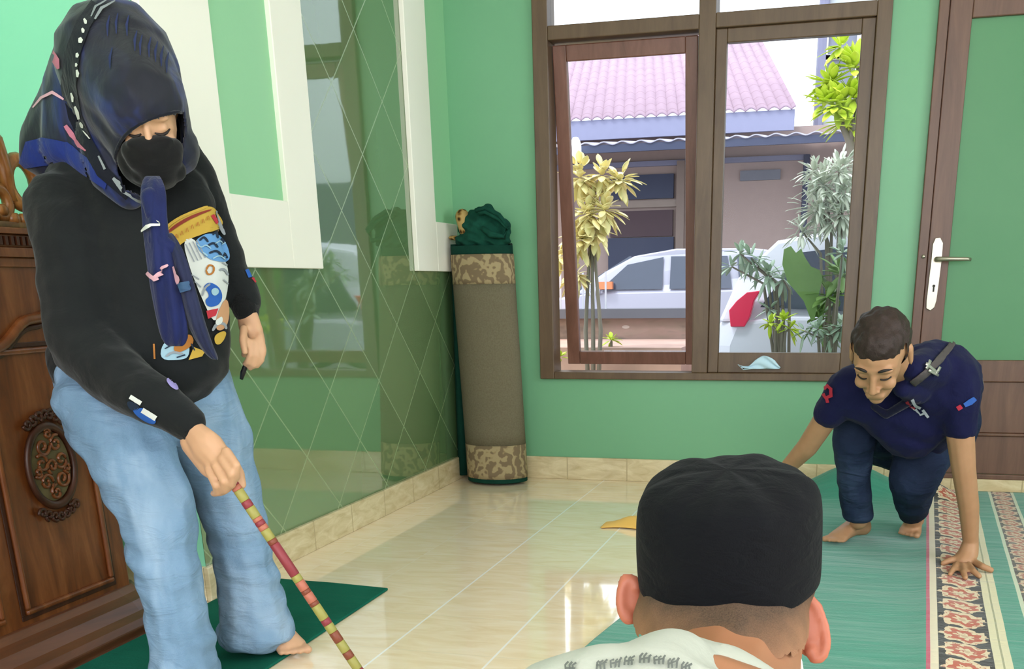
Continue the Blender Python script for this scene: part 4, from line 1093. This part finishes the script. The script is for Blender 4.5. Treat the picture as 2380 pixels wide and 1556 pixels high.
# the two hanging tails
M_tail = m_cloth('indigo_scarf_tail', '121738', '1c275e', 9, .6, .3, (1, 1, .5), 20)
tl1 = ribbon('scarf_tail', [(338, 372, 408, 1.99), (326, 386, 436, 1.95), (328, 388, 470, 1.93), (332, 388, 530, 1.915), (338, 400, 580, 1.905), (345, 412, 640, 1.90), (356, 425, 700, 1.90), (366, 436, 750, 1.905), (375, 440, 790, 1.912), (392, 425, 806, 1.915)], M_tail, wm, .018, wr=.005)
tl2 = ribbon('scarf_tail', [(375, 400, 540, 1.925), (385, 428, 580, 1.915), (405, 445, 640, 1.91), (420, 462, 700, 1.91), (438, 478, 760, 1.915), (465, 496, 810, 1.925), (497, 508, 838, 1.935)], m_cloth('slate_navy_scarf_tail', '1a1e33', '262c4c', 9, .6, .3, (1, 1, .5), 20), wm, .014)
kn = blob('scarf_knot', [[N(352, 462, 1.93, 26, 1), N(362, 500, 1.92, 24, 1)], [N(365, 560, 1.905, 24, .8), N(395, 575, 1.905, 20, .8)]], .005, M_tail, wm, 4)
bv = bvh_of(tl1, tl2); M_teal = plain('teal_print', '2b4a6b', .7)
for tp_ in ([(stroke([(338, 540), (352, 530), (372, 518)], [5, 8, 4]), 0, .010)], [(stroke([(352, 635), (366, 648), (378, 632), (393, 618)], [8, 13, 9, 4]), 1, .010)], [(stroke([(412, 620), (418, 645), (424, 660)], [6, 9, 4]), 1, .010), ([(422, 658), (432, 655), (440, 672), (430, 680)], 2, .010)]):
    patches('tail_print', bv, tp_, [M_dash, M_pinkl, M_teal], wm)

# printed panel on the chest and little prints on the sleeves
bv = bvh_of(shirt)
C_ = dict(y=plain('mustard_print', 'b8973a', .8), r=plain('brick_red_print', '7d2c1e', .8), b=plain('sky_blue_print', '5d8fc0', .8), w=plain('chalk_white_print', 'c9cdc9', .8), n=plain('navy_ink_print', '14253a', .8),
          B=plain('strong_blue_print', '2257a8', .8), R=plain('crimson_print', 'b02a38', .8), t=plain('tan_print', 'b98b66', .8), g=plain('grey_print', '8b9197', .8), o=plain('ochre_print', 'a5692a', .8), p=plain('powder_blue_print', '93b4c2', .8), l=plain('lavender_print', '8f86bd', .8))
keys = list(C_); ix = {k: i for i, k in enumerate(keys)}
pr = []
def chaik(P_, n=2):
    if len(P_) < 5: return P_
    for _ in range(n):
        o_ = []
        for i in range(len(P_)):
            a_, b_ = P_[i], P_[(i+1) % len(P_)]; o_ += [(.75*a_[0]+.25*b_[0], .75*a_[1]+.25*b_[1]), (.25*a_[0]+.75*b_[0], .25*a_[1]+.75*b_[1])]
        P_ = o_
    return P_
def pp_(k, poly, off=.003): pr.append((chaik(poly), ix[k], off))
pp_('w', [(425, 560), (448, 552), (475, 590), (520, 600), (530, 640), (522, 700), (500, 760), (470, 700), (440, 620)])
pp_('y', [(380, 548), (395, 525), (430, 500), (470, 482), (492, 480), (505, 495), (520, 520), (505, 535), (470, 545), (430, 562), (412, 578), (395, 570)])
pp_('r', stroke([(388, 545), (420, 520), (455, 500), (488, 488)], [6, 8, 7, 4]), .0045)
pp_('y', stroke([(384, 535), (410, 513), (440, 496), (480, 480)], [7, 6, 6, 6]), .005)
pp_('R', stroke([(490, 500), (502, 520)], 8), .0045); pp_('g', stroke([(498, 490), (512, 530), (522, 548)], [6, 9, 6]), .005)
pp_('b', [(452, 560), (480, 543), (512, 548), (530, 575), (535, 610), (500, 610), (478, 600), (462, 585)], .0045)
for s_ in ([(462, 562), (472, 552), (482, 566)], [(490, 548), (498, 540), (502, 556)], [(480, 575), (494, 566), (502, 578)], [(484, 592), (500, 584), (510, 596)], [(508, 560), (516, 556), (520, 568)], [(512, 600), (520, 588), (528, 602)]):
    pp_('n', stroke(s_, 6), .006)
for k in range(4): pp_('g', stroke([(432+k*8, 570-k*3), (452+k*8, 610-k*3)], 2.5), .005)
pp_('o', stroke([(478, 628), (484, 616), (496, 620), (494, 636), (482, 640), (477, 628)], 5), .005)
pp_('g', stroke([(506, 628), (518, 626), (526, 640)], 6), .005)
pp_('B', [(470, 668), (485, 655), (505, 665), (515, 690), (505, 712), (482, 716), (474, 700), (486, 690), (480, 676)], .0045)
pp_('g', stroke([(468, 690), (476, 668), (488, 660)], 5), .005)
pp_('R', [(478, 724), (505, 718), (500, 735), (482, 742)], .0045); pp_('t', [(505, 722), (522, 690), (530, 720), (526, 755), (508, 772), (498, 760)], .0045)
pp_('g', stroke([(492, 770), (502, 752), (518, 752), (522, 765)], 7), .005); pp_('y', [(496, 782), (515, 768), (524, 775), (512, 800), (498, 802)], .0045)
pp_('p', [(372, 838), (376, 800), (400, 790), (440, 795), (440, 830), (420, 838)]); pp_('o', [(400, 812), (415, 790), (440, 775), (452, 795), (438, 812), (412, 822)], .0045)
pp_('y', [(438, 838), (450, 808), (475, 818), (468, 830)], .0045); pp_('g', stroke([(385, 830), (400, 818), (425, 824)], 5), .005)
pp_('o', stroke([(358, 800), (360, 835)], 4))
for k in range(7):
    x_, y_ = 412+k*11.5, 549-k*7.2
    pp_('o', stroke([(x_-3, y_+8), (x_, y_-5), (x_+3, y_+7)], 2.6), .006)
for s_ in ([(458, 572), (466, 580), (476, 572), (488, 582)], [(496, 570), (506, 560), (514, 572), (524, 566)], [(492, 604), (506, 596), (518, 606)], [(470, 590), (480, 598)]): pp_('p', stroke(s_, 3), .007)
for s_ in ([(446, 640), (462, 650)], [(452, 655), (466, 668)], [(515, 650), (526, 660)], [(512, 612), (524, 618)]): pp_('g', stroke(s_, 3), .005)
for s_ in ([(382, 812), (396, 804), (404, 800)], [(410, 832), (430, 826)], [(444, 800), (452, 816)]): pp_('n', stroke(s_, 3), .005)
pp_('p', [(490, 672), (500, 668), (506, 678), (498, 690), (490, 684)], .006); pp_('w', [(500, 745), (512, 735), (514, 748), (504, 758), (498, 752)], .006)
patches('chest_print', bv, pr, [C_[k] for k in keys], wm, seg=6)
pr = []
# sleeve prints
pp_('w', stroke([(304, 922), (330, 938)], 10)); pp_('n', [(296, 930), (318, 936), (330, 950), (312, 955), (300, 948)]); pp_('B', [(305, 950), (338, 946), (366, 972), (362, 988), (330, 975)]); pp_('w', stroke([(334, 952), (366, 972)], 12), .005); pp_('R', stroke([(344, 996), (362, 1004)], 7))
[patches('sleeve_print', bv, [q_], [C_[k] for k in keys], wm, seg=6) for q_ in pr]; pr = []
pp_('l', stroke([(388, 882), (400, 896), (412, 908)], [10, 15, 6]))
[patches('sleeve_print', bv, [q_], [C_[k] for k in keys], wm, seg=6) for q_ in pr]; pr = []
pp_('B', stroke([(572, 628), (580, 646)], 8)); pp_('R', stroke([(586, 646), (594, 656)], 8))
[patches('sleeve_print', bv, [q_], [C_[k] for k in keys], wm, seg=6) for q_ in pr]

# strap dangling from the left hand
mb = MB(); mb.tube([at(580, 838, 2.195), at(570, 852, 2.19), at(565, 866, 2.19), at(561, 882, 2.19)], [.004, .006, .0065, .004], 8)
tag(mb.build('black_strap', plain('black_strap', '101012', .5), smooth=True), 'thin black strap dangling from the woman\'s hanging left hand', 'strap')

# striped stick
h0 = at(532, 1108, 1.866); fl = atz(905, 1665, .012)
d_ = (fl-h0).normalized(); top = h0-d_*.06
stk = thing('striped_stick', tuple(fl), 'long thin stick wrapped in red, orange and yellow bands held by the woman', 'stick')
a = d_.cross(Vector((0, 0, 1))).normalized(); b = d_.cross(a)
cols = {'y': plain('olive_yellow_tape', '968f4a', .5), 'r': plain('dark_red_tape', '86323a', .5), 'o': plain('orange_tape', 'ad6450', .5), 'd': plain('brown_red_tape', '7c3f2c', .5)}
ks = list(cols); mb = MB(); Ls = (fl-top).length
def tpx(y):  # parameter along the stick for an image row
    lo, hi = 0., 1.
    for _ in range(30):
        m_ = (lo+hi)/2; p_ = top+(fl-top)*m_-CAMPOS; yy = CY+FPX*p_.dot(CD)/p_.dot(CF)
        lo, hi = (m_, hi) if yy < y else (lo, m_)
    return lo
rows = [(0, 'r'), (tpx(1130), 'o'), (tpx(1140), 'y'), (tpx(1165), 'r'), (tpx(1180), 'y'), (tpx(1204), 'o'), (tpx(1212), 'r'), (tpx(1222), 'o'), (tpx(1232), 'y'), (tpx(1255), 'd'), (tpx(1265), 'r'), (tpx(1338), 'y'), (tpx(1352), 'o'), (tpx(1372), 'd'), (tpx(1380), 'o'), (tpx(1400), 'd'), (tpx(1408), 'y'), (tpx(1440), 'r'), (tpx(1452), 'y'), (tpx(1470), 'd'), (tpx(1492), 'y'), (tpx(1515), 'd'), (tpx(1530), 'y'), (tpx(1556), 'r'), (tpx(1600), 'y'), (1.0, 'y')]
MB_ = []
for (t0, k), (t1, _) in zip(rows, rows[1:]):
    m_ = MB(); rings = []
    for t_, rr in ((t0, .0098), (t0+.002, .0108), (t1-.002, .0108), (t1, .0098)):
        c_ = top+(fl-top)*t_; rings.append([c_+(a*math.cos(w_)+b*math.sin(w_))*rr for w_ in [2*math.pi*i/14 for i in range(14)]])
    mb.loft(rings, ks.index(k), True)
mb.build('shaft', [cols[k] for k in ks], stk, smooth=True)

# ------------------------------------------------------------------ the crouching man
M_skinm = m_skin('tanned_skin', 'a47a58', 'b48866')
mn2 = thing('person', (.1, 3.75, 0), 'crouching barefoot man in navy polo shirt and dark jeans spreading the green carpet', 'person', None)
GC = at(2046, 826, 3.12); GM = frame3((-.16, -.74, -.66), (-.10, -.66, .75)); GS = 1.06
nodes = head_nodes(GC, GM, GS, ears=True)
def g_(x, y, z): return GC+GS*(GM@Vector((x, y, z)))
nodes += [[L(g_(0, -.02, -.04), .055), N(2130, 892, 3.34, 32)], [N(2130, 892, 3.36, 34), N(2180, 930, 3.52, 66, 1.0)], [N(2180, 930, 3.52, 66), N(2120, 990, 3.78, 56)],
          [N(1990, 905, 3.42, 34), N(2170, 900, 3.46, 44)],
          # right arm reaching to the left, left arm straight to the floor
          [N(1975, 900, 3.38, 38), N(1925, 965, 3.42, 29), N(1876, 1040, 3.50, 25), N(1826, 1092, 3.60, 18)],
          [N(2228, 905, 3.40, 34), N(2232, 1010, 3.42, 33), N(2240, 1092, 3.45, 28), N(2252, 1180, 3.50, 24), N(2256, 1262, 3.55, 18)],
          [N(2150, 985, 3.92, 55), N(2110, 985, 3.92, 50)],
          [N(2090, 1010, 3.88, 55), N(1985, 990, 3.60, 40), N(1986, 1110, 3.68, 28), N(1996, 1212, 3.76, 21)],
          [N(2150, 1010, 3.88, 55), N(2135, 1090, 3.62, 46), N(2125, 1190, 3.86, 24), N(2120, 1225, 3.92, 20)]]
# left hand flat on the carpet
def floorpt(x, y, z): return atz(x, y, z)
def FN(x, y, r, z=.03, ry=None):
    p = atz(x, y, z); k = depth(p)/FPX; return L(p, (r*k, r*k, r*k*(ry or 1)))
nodes += [[N(2256, 1262, 3.55, 19), FN(2250, 1288, 24, .05, .7), FN(2240, 1302, 27, .032, .55)]]
for pts in (((2262, 1306, 9, .03), (2284, 1318, 8.5, .032), (2304, 1326, 7.5, .024)), ((2250, 1314, 9, .03), (2264, 1330, 8, .032), (2276, 1340, 7, .024)),
            ((2236, 1316, 9, .03), (2240, 1332, 8, .032), (2244, 1344, 7, .024)), ((2224, 1312, 8.5, .03), (2214, 1326, 7.5, .032), (2208, 1336, 6.5, .024)),
            ((2228, 1298, 9, .035), (2206, 1304, 8, .032), (2192, 1310, 7, .026))):
    nodes.append([FN(x, y, r, z) for x, y, r, z in pts])
# right hand gripping the carpet fold (behind the cap)
nodes += [[N(1826, 1092, 3.60, 19), N(1806, 1112, 3.63, 22, .7)]]
for k in range(4): nodes.append([N(1800+k*8, 1112+k*3, 3.62, 8), N(1788+k*8, 1130+k*3, 3.63, 7.5), N(1790+k*9, 1142+k*2, 3.66, 7)])
nodes.append([N(1815, 1105, 3.58, 9), N(1818, 1128, 3.57, 8), N(1812, 1140, 3.60, 7)])
def foot2(hp, tp, side): 
    return [[(p+Vector((0, 0, .020)), r, M) for p, r, M in ch] for ch in foot(hp.x, hp.y, tp.x, tp.y, side=side)]
ta = atz(1932, 1276, 0); ha = atz(2022, 1232, 0)
ta = Vector((-.05, 3.70, 0)); ha = Vector((.085, 3.885, 0))
nodes += foot2(ha, ta, -1)
tb = Vector((.225, 3.84, 0)); hb = Vector((.27, 4.06, 0)); nodes += foot2(hb, tb, 1)
M_hair = NT('short_brown_black_hair', .6, .3); M_hair.color(M_hair.mix(M_hair.noise(M_hair.pos(), 40, 3), '241a17', '3a2c27')); M_hair.bump(M_hair.noise(M_hair.pos(), 260, 2), .5, .003)
body2 = blob('body', nodes, .0052, M_skinm, mn2, 3)
# hair cap: short crop, fades to the sides
def hc(x, y, z, a, b, c): return L(g_(x, y, z), (a*GS, b*GS, c*GS), GM)
def haircut(c, n_):
    l = GM.transposed()@(c-GC)/GS
    return l.y < .052-.012*math.cos(l.x*34+.6)+.006*noise.noise(c*90)+ (-.10 if l.z < -.02 else 0) and not (l.z < .01 and l.y > -.05 and abs(l.x) > .0)
hair = blob('hair', [[hc(0, .036, -.018, .081, .090, .091)], [hc(0, .060, .030, .062, .055, .052)]], .004, M_hair.m, mn2, 3,
            lambda c, n_: .0035*noise.noise(c*60), cut=haircut)
for sg in (-1, 1):
    mb = MB(); mb.tube([g_(sg*(.014+.034*u), .032+.005*math.sin(math.pi*u), .094-.014*u*u) for u in [i/8 for i in range(9)]], [.002, .0035, .004, .004, .004, .0035, .003, .002, .001], 8); mb.build('eyebrow', M_dark, mn2, smooth=True)
    mb = MB(); mb.tube([g_(sg*(.018+.026*u), .002-.004*math.sin(math.pi*u), .0885-.012*u*u) for u in [i/6 for i in range(7)]], .0022, 8); mb.build('eyelash', M_dark, mn2, smooth=True)
# jeans
M_djeans = m_denim('dark_blue_denim', '141b2e', '1e2840', '36425a')
def wrk(c, n_): return .004*noise.noise(c*16)+.004*math.sin(c.z*75+5*noise.noise(c*8))*noise.noise(c*9)
dj = [[N(2170, 985, 3.98, 108, .8), N(2085, 1005, 3.95, 92, .9)],
      [N(2080, 1000, 3.92, 76), N(1992, 990, 3.60, 56), N(1985, 1020, 3.585, 52), N(1984, 1110, 3.66, 40), N(1992, 1180, 3.73, 37), N(1993, 1200, 3.745, 36, 1, .5)],
      [N(2165, 1010, 3.92, 78), N(2140, 1070, 3.64, 66), N(2125, 1110, 3.62, 60), N(2122, 1160, 3.74, 44), N(2122, 1188, 3.86, 33), N(2120, 1200, 3.89, 30, 1, .5)]]
blob('jeans', dj, .006, M_djeans, mn2, 5, wrk)
# polo shirt
M_navy = m_cloth('navy_polo_fabric', '101130', '191b40', 10, .85, .25, (1, 1, 1), 16, .04)
ps = [[N(2150, 862, 3.37, 66, .9), N(2178, 892, 3.45, 104, .9, .9), N(2150, 970, 3.62, 92, 1.1), N(2120, 990, 3.78, 86, 1)],
      [N(2215, 900, 3.40, 58), N(2150, 945, 3.50, 90, .9)], [N(2100, 885, 3.32, 34), N(2170, 850, 3.42, 62)], [N(2122, 858, 3.22, 28), N(2155, 862, 3.35, 58)], [N(2098, 905, 3.24, 22), N(2130, 900, 3.33, 40)],
      [N(1990, 905, 3.40, 62, .9), N(2190, 870, 3.44, 74, .9)], [N(1990, 915, 3.40, 64, .9), N(2140, 960, 3.50, 85, 1)], [N(2190, 870, 3.44, 72), N(2215, 900, 3.75, 70), N(2180, 960, 3.98, 90)],
      [N(2030, 960, 3.42, 42, .8), N(2120, 1000, 3.5, 70, .9)],
      [N(1978, 902, 3.39, 56), N(1945, 940, 3.41, 45), N(1930, 958, 3.42, 40)],
      [N(2218, 885, 3.40, 58), N(2228, 950, 3.41, 48), N(2231, 1000, 3.42, 41, 1, .6)]]
polo = blob('polo_shirt', ps, .006, M_navy, mn2, 4, lambda c, n_: .005*noise.noise(c*11)+.003*noise.noise(c*22))
blob('collar', [[N(2092, 900, 3.27, 12), N(2130, 925, 3.30, 16, .7), N(2142, 880, 3.33, 18)], [N(2030, 945, 3.34, 8), N(2060, 965, 3.34, 10, .8), N(2110, 935, 3.31, 12)]], .005, m_cloth('dark_collar', '0d0e22', '15162f', 12), mn2, 3)
# cross-body strap with its metal slide and the bag behind the shoulder
bv = bvh_of(polo)
M_strap = plain('grey_brown_webbing', '4a4342', .8); M_slide = plain('pale_metal_slide', 'b5b3a8', .35, .5, .6)
patches('bag_strap', bv, [(stroke([(2215, 795), (2205, 812), (2180, 838), (2150, 866), (2120, 890)], 15), 0, .006)], [M_strap], mn2, solid=.003)
patches('strap_slide', bv, [(stroke([(2146, 848), (2172, 866)], 5), 1, .010), (stroke([(2156, 842), (2146, 858)], 5), 1, .010), (stroke([(2168, 870), (2178, 854)], 5), 1, .010), (stroke([(2152, 860), (2174, 872)], 5), 1, .010)], [M_strap, M_slide], mn2, solid=.003)
bag = blob('bag', [[N(2262, 868, 3.72, 14, 2.4, 2.2), N(2270, 900, 3.74, 16, 2.0, 1.6)]], .006, plain('taupe_bag', '7d7468', .85, bump=.3), None, 4)
bag.name = 'shoulder_bag'; tag(bag, 'small taupe bag slung on the crouching man\'s back', 'bag')
# prints on the shirt
Mp = [plain('red_badge', 'a82238', .7), plain('white_badge_print', 'b9b9c4', .7), plain('blue_badge', '2b57a5', .7)]
for pl in ([(stroke([(1918, 905), (1926, 898), (1934, 905), (1934, 920), (1922, 926), (1916, 916)], 8), 0, .005), (stroke([(1924, 926), (1926, 936)], 7), 0, .005)],
           [(stroke([(2108, 930), (2116, 942), (2128, 948)], 6), 0, .006), (stroke([(2118, 925), (2128, 940), (2142, 946)], 6), 1, .007), (stroke([(2130, 948), (2140, 962), (2150, 958)], 5), 1, .006), (stroke([(2146, 950), (2158, 968)], 6), 1, .006), (stroke([(2120, 945), (2136, 958)], 4), 1, .006)],
           [(stroke([(2225, 950), (2234, 944)], 11), 0, .005), (stroke([(2240, 942), (2254, 934), (2264, 926)], [10, 14, 10]), 2, .005)]):
    patches('shirt_badge', bv, pl, Mp, mn2, seg=5)
blob('ankle_sticker', [[N(2098, 1172, 3.72, 5, .5), N(2112, 1184, 3.74, 5, .5)]], .003, plain('pale_lilac_patch', 'b9b6d6', .6), mn2, 2)

# ------------------------------------------------------------------ the man in front seen from behind
fm = thing('person', (-.10, .72, .0), 'man seen from behind in black brimless cap and pale grey shirt in the foreground', 'person', None)
def D(x, y, d, r, ry=1, rz=1):
    p = atd(x, y, d); k = d/FPX; return (p, Vector((r*k, r*k*ry, r*k*rz)), None)
nodes = [[D(1692, 1330, 1.09, 205, 1.0, .8)], [D(1676, 1430, 1.075, 200, .95, .7), D(1690, 1560, 1.02, 175, .9, .9), D(1640, 1700, .93, 175, .9)],
         [D(1700, 1460, 1.12, 180, 1.0, 1.0)], [D(1700, 1540, 1.16, 120)],
         [D(1500, 1720, .86, 230), D(1850, 1800, .88, 230)], [D(1640, 1800, .86, 300, .8), D(1640, 2600, .86, 300, .8)]]
M_skinf = m_skin('ruddy_tanned_skin', '946446', 'a47254')
fb = blob('body', nodes, .005, M_skinf, fm, 6)
# ears: shell with rim, lobe and hollow
def ear(cx_, cy_, d, sx, lean, flip, hh=72):
    ch = []; pts = []
    for k in range(13):
        a = -math.pi*.55+k/12*math.pi*1.35
        pts.append((cx_+flip*sx*math.cos(a)*.9+lean*(math.sin(-a))*14, cy_-hh*math.sin(a), d))
    for p, q_ in zip(pts, pts[1:]): ch.append([D(p[0], p[1], p[2], 12.5), D(q_[0], q_[1], q_[2], 12.5)])
    ch.append([D(cx_-flip*8, cy_-35, d+.004, 22, .35, 1.3), D(cx_-flip*10, cy_+30, d+.004, 20, .35, 1.2)])
    ch.append([D(cx_+flip*sx*.35, cy_-40, d+.002, 20, .3, 1.2), D(cx_+flip*sx*.2, cy_+20, d+.002, 18, .3)])
    ch.append([D(cx_+flip*4, cy_+hh*.8, d, 15, .6, 1.1)]); ch.append([D(cx_+lean*8, cy_-hh*.45, d+.006, 25, .4, 1.2), D(cx_, cy_+hh*.5, d+.006, 30, .4, 1.2)])
    return ch
M_ear = m_skin('flushed_ear_skin', 'a45e48', 'b46c54')
for nm, args, m in (('ear', (1462, 1395, 1.09, 22, 0, -1, 48), M_ear), ('ear', (1880, 1458, 1.06, 40, 1.3, 1, 76), M_ear)):
    blob(nm, ear(*args), .0028, m, fm, 3)
# close-cropped hair on the nape
ZN0 = atd(1690, 1470, .93).z
t = NT('cropped_greying_hair', .8, .2); z = t.xyz(t.pos())[2]; n = t.noise(t.pos(), 700, 1)
fade = t.m_('ADD', t.m_('MULTIPLY', t.m_('SUBTRACT', ZN0, z), 22.0), t.m_('MULTIPLY', t.m_('SUBTRACT', t.noise(t.pos(), 40, 2), .5), .5)); t.put(t.b.inputs['Alpha'], 1.0)
c_ = t.mix(n, '33281f', '6a5545'); nd = t.n('ShaderNodeClamp'); t.put(nd.inputs[0], fade)
t.color(t.mix(nd.outputs[0], c_, '9c7154')); t.bump(n, .4, .002)
ZN = atd(1690, 1535, .93).z
hr = blob('hair', [[D(1692, 1350, 1.088, 212, 1.0, .70)], [D(1676, 1430, 1.074, 211, 1.0, .72), D(1690, 1560, 1.018, 188, .98, .9)]], .005, t.m, fm, 5, cut=lambda c, n_: c.z < ZN+.006*noise.noise(c*50)-2.0*(c.x+.11)**2)
# cap
M_cap = NT('black_cap_cotton', .9, .15); cc = M_cap; cc.b.inputs['Sheen Weight'].default_value = .02
cc.color(cc.mix(cc.noise(cc.pos(), 18, 3), '08080c', '0c0e12'))
fold = cc.noise(cc.map(cc.pos(), sc=(1, 1, 2.2)), 26, 3, .5, 1.0); wv = cc.noise(cc.pos(), 600, 1)
cc.bump(cc.m_('ADD', cc.m_('MULTIPLY', fold, 2.2), cc.m_('MULTIPLY', wv, .2)), .35, .006)
axU = Vector((-.015, -.16, 1)).normalized(); axR = Vector((1, -.06+.245*0, .0)); axR = (axR-axU*axR.dot(axU)).normalized(); axF = axU.cross(axR)
AX = Matrix((axR, axF, axU)).transposed()
k = 1.0/FPX
cb2 = atd(1692, 1388, 1.0)+CF*.0
rad = 222*k
cap_c = cb2+Vector((-.01, .085, -.006))
mb = MB(); rings = []; nseg = 72
prof = [(.985, -.004), (1.0, 0), (1.004, .02), (1.006, .05), (1.0, .085), (.985, .105), (.955, .122), (.90, .134), (.80, .1425), (.62, .150), (.40, .1545), (.2, .156), (.03, .1565)]
for r_, z_ in prof:
    rr = []
    for i in range(nseg):
        a = 2*math.pi*i/nseg
        w_ = 1.015+.006*math.sin(3*a+1)+.004*math.sin(7*a+z_*60)
        zz = z_
        if z_ > .1: zz += .0035*math.sin(5*a+1.3)*(r_)+.002*math.sin(11*a)*r_
        rr.append(cap_c+AX@Vector((rad*1.0*r_*w_*math.cos(a), .102*r_*w_*math.sin(a), zz*.77)))
    rings.append(rr)
mb.loft(rings, 0, True)
cap = mb.build('cap', cc.m, fm, smooth=True, subsurf=1)
# pale grey shirt over shoulders and bowed neck
M_shirt = m_cloth('pale_grey_cotton', 'a2a69a', 'b0b2a8', 6, .9, .3, (1, 1, 1), 10, .1)
sh = [[D(1560, 1560, .84, 112, .9, .95), D(1490, 1640, .80, 150, .9)], [D(1545, 1530, .88, 85, .7, .9), D(1676, 1588, .86, 100, .8, .9)], [D(1676, 1588, .86, 100, .8), D(1752, 1640, .85, 106)],
      [D(1410, 1605, .80, 120), D(1280, 1672, .82, 134)], [D(1500, 1680, .80, 180), D(1760, 1750, .82, 150)], [D(1240, 1720, .84, 130), D(1200, 1900, .86, 150)], [D(1850, 1820, .84, 120), D(1950, 1950, .86, 140)], [D(1600, 1850, .82, 300, .9), D(1620, 2700, .84, 330, .9)]]
fs = blob('shirt', sh, .006, M_shirt, fm, 8, lambda c, n_: .004*noise.noise(c*14))
bv = bvh_of(fs)
Mt = plain('faded_grey_lettering', '5c605c', .8)
pr = []
rnd = random.Random(4)
arc = [(1330, 1556), (1400, 1550), (1432, 1546), (1464, 1541), (1500, 1537), (1532, 1540), (1562, 1548), (1592, 1556)]
for i, (x, y) in enumerate(arc):
    w_ = 16
    for j in range(3):
        x0_ = x-11+j*9; pr.append((stroke([(x0_, y+12), (x0_+rnd.uniform(-3, 3), y-4), (x0_+6, y-9+rnd.uniform(-3, 3))], 4.6), 0, .003))
    pr.append((stroke([(x-12, y+3), (x+11, y+rnd.uniform(-6, 4))], 4), 0, .003))
patches('printed_lettering', bv, pr, [Mt], fm, seg=4)
pr = [(stroke([(1575, 1552), (1590, 1549)], 6), 0, .003), (stroke([(1312, 1556), (1330, 1552)], 6), 0, .003)]
# white cord of a face mask behind the ear
mb = MB(); mb.tube([atd(x, y, d) for x, y, d in ((1874, 1395, 1.045), (1858, 1430, 1.035), (1848, 1470, 1.025), (1850, 1510, 1.02), (1860, 1540, 1.015), (1866, 1580, 1.01), (1864, 1620, 1.0))], .0022, 8)
mb.build('mask_cord', plain('white_elastic', 'd9d6cf', .7), fm, smooth=True)
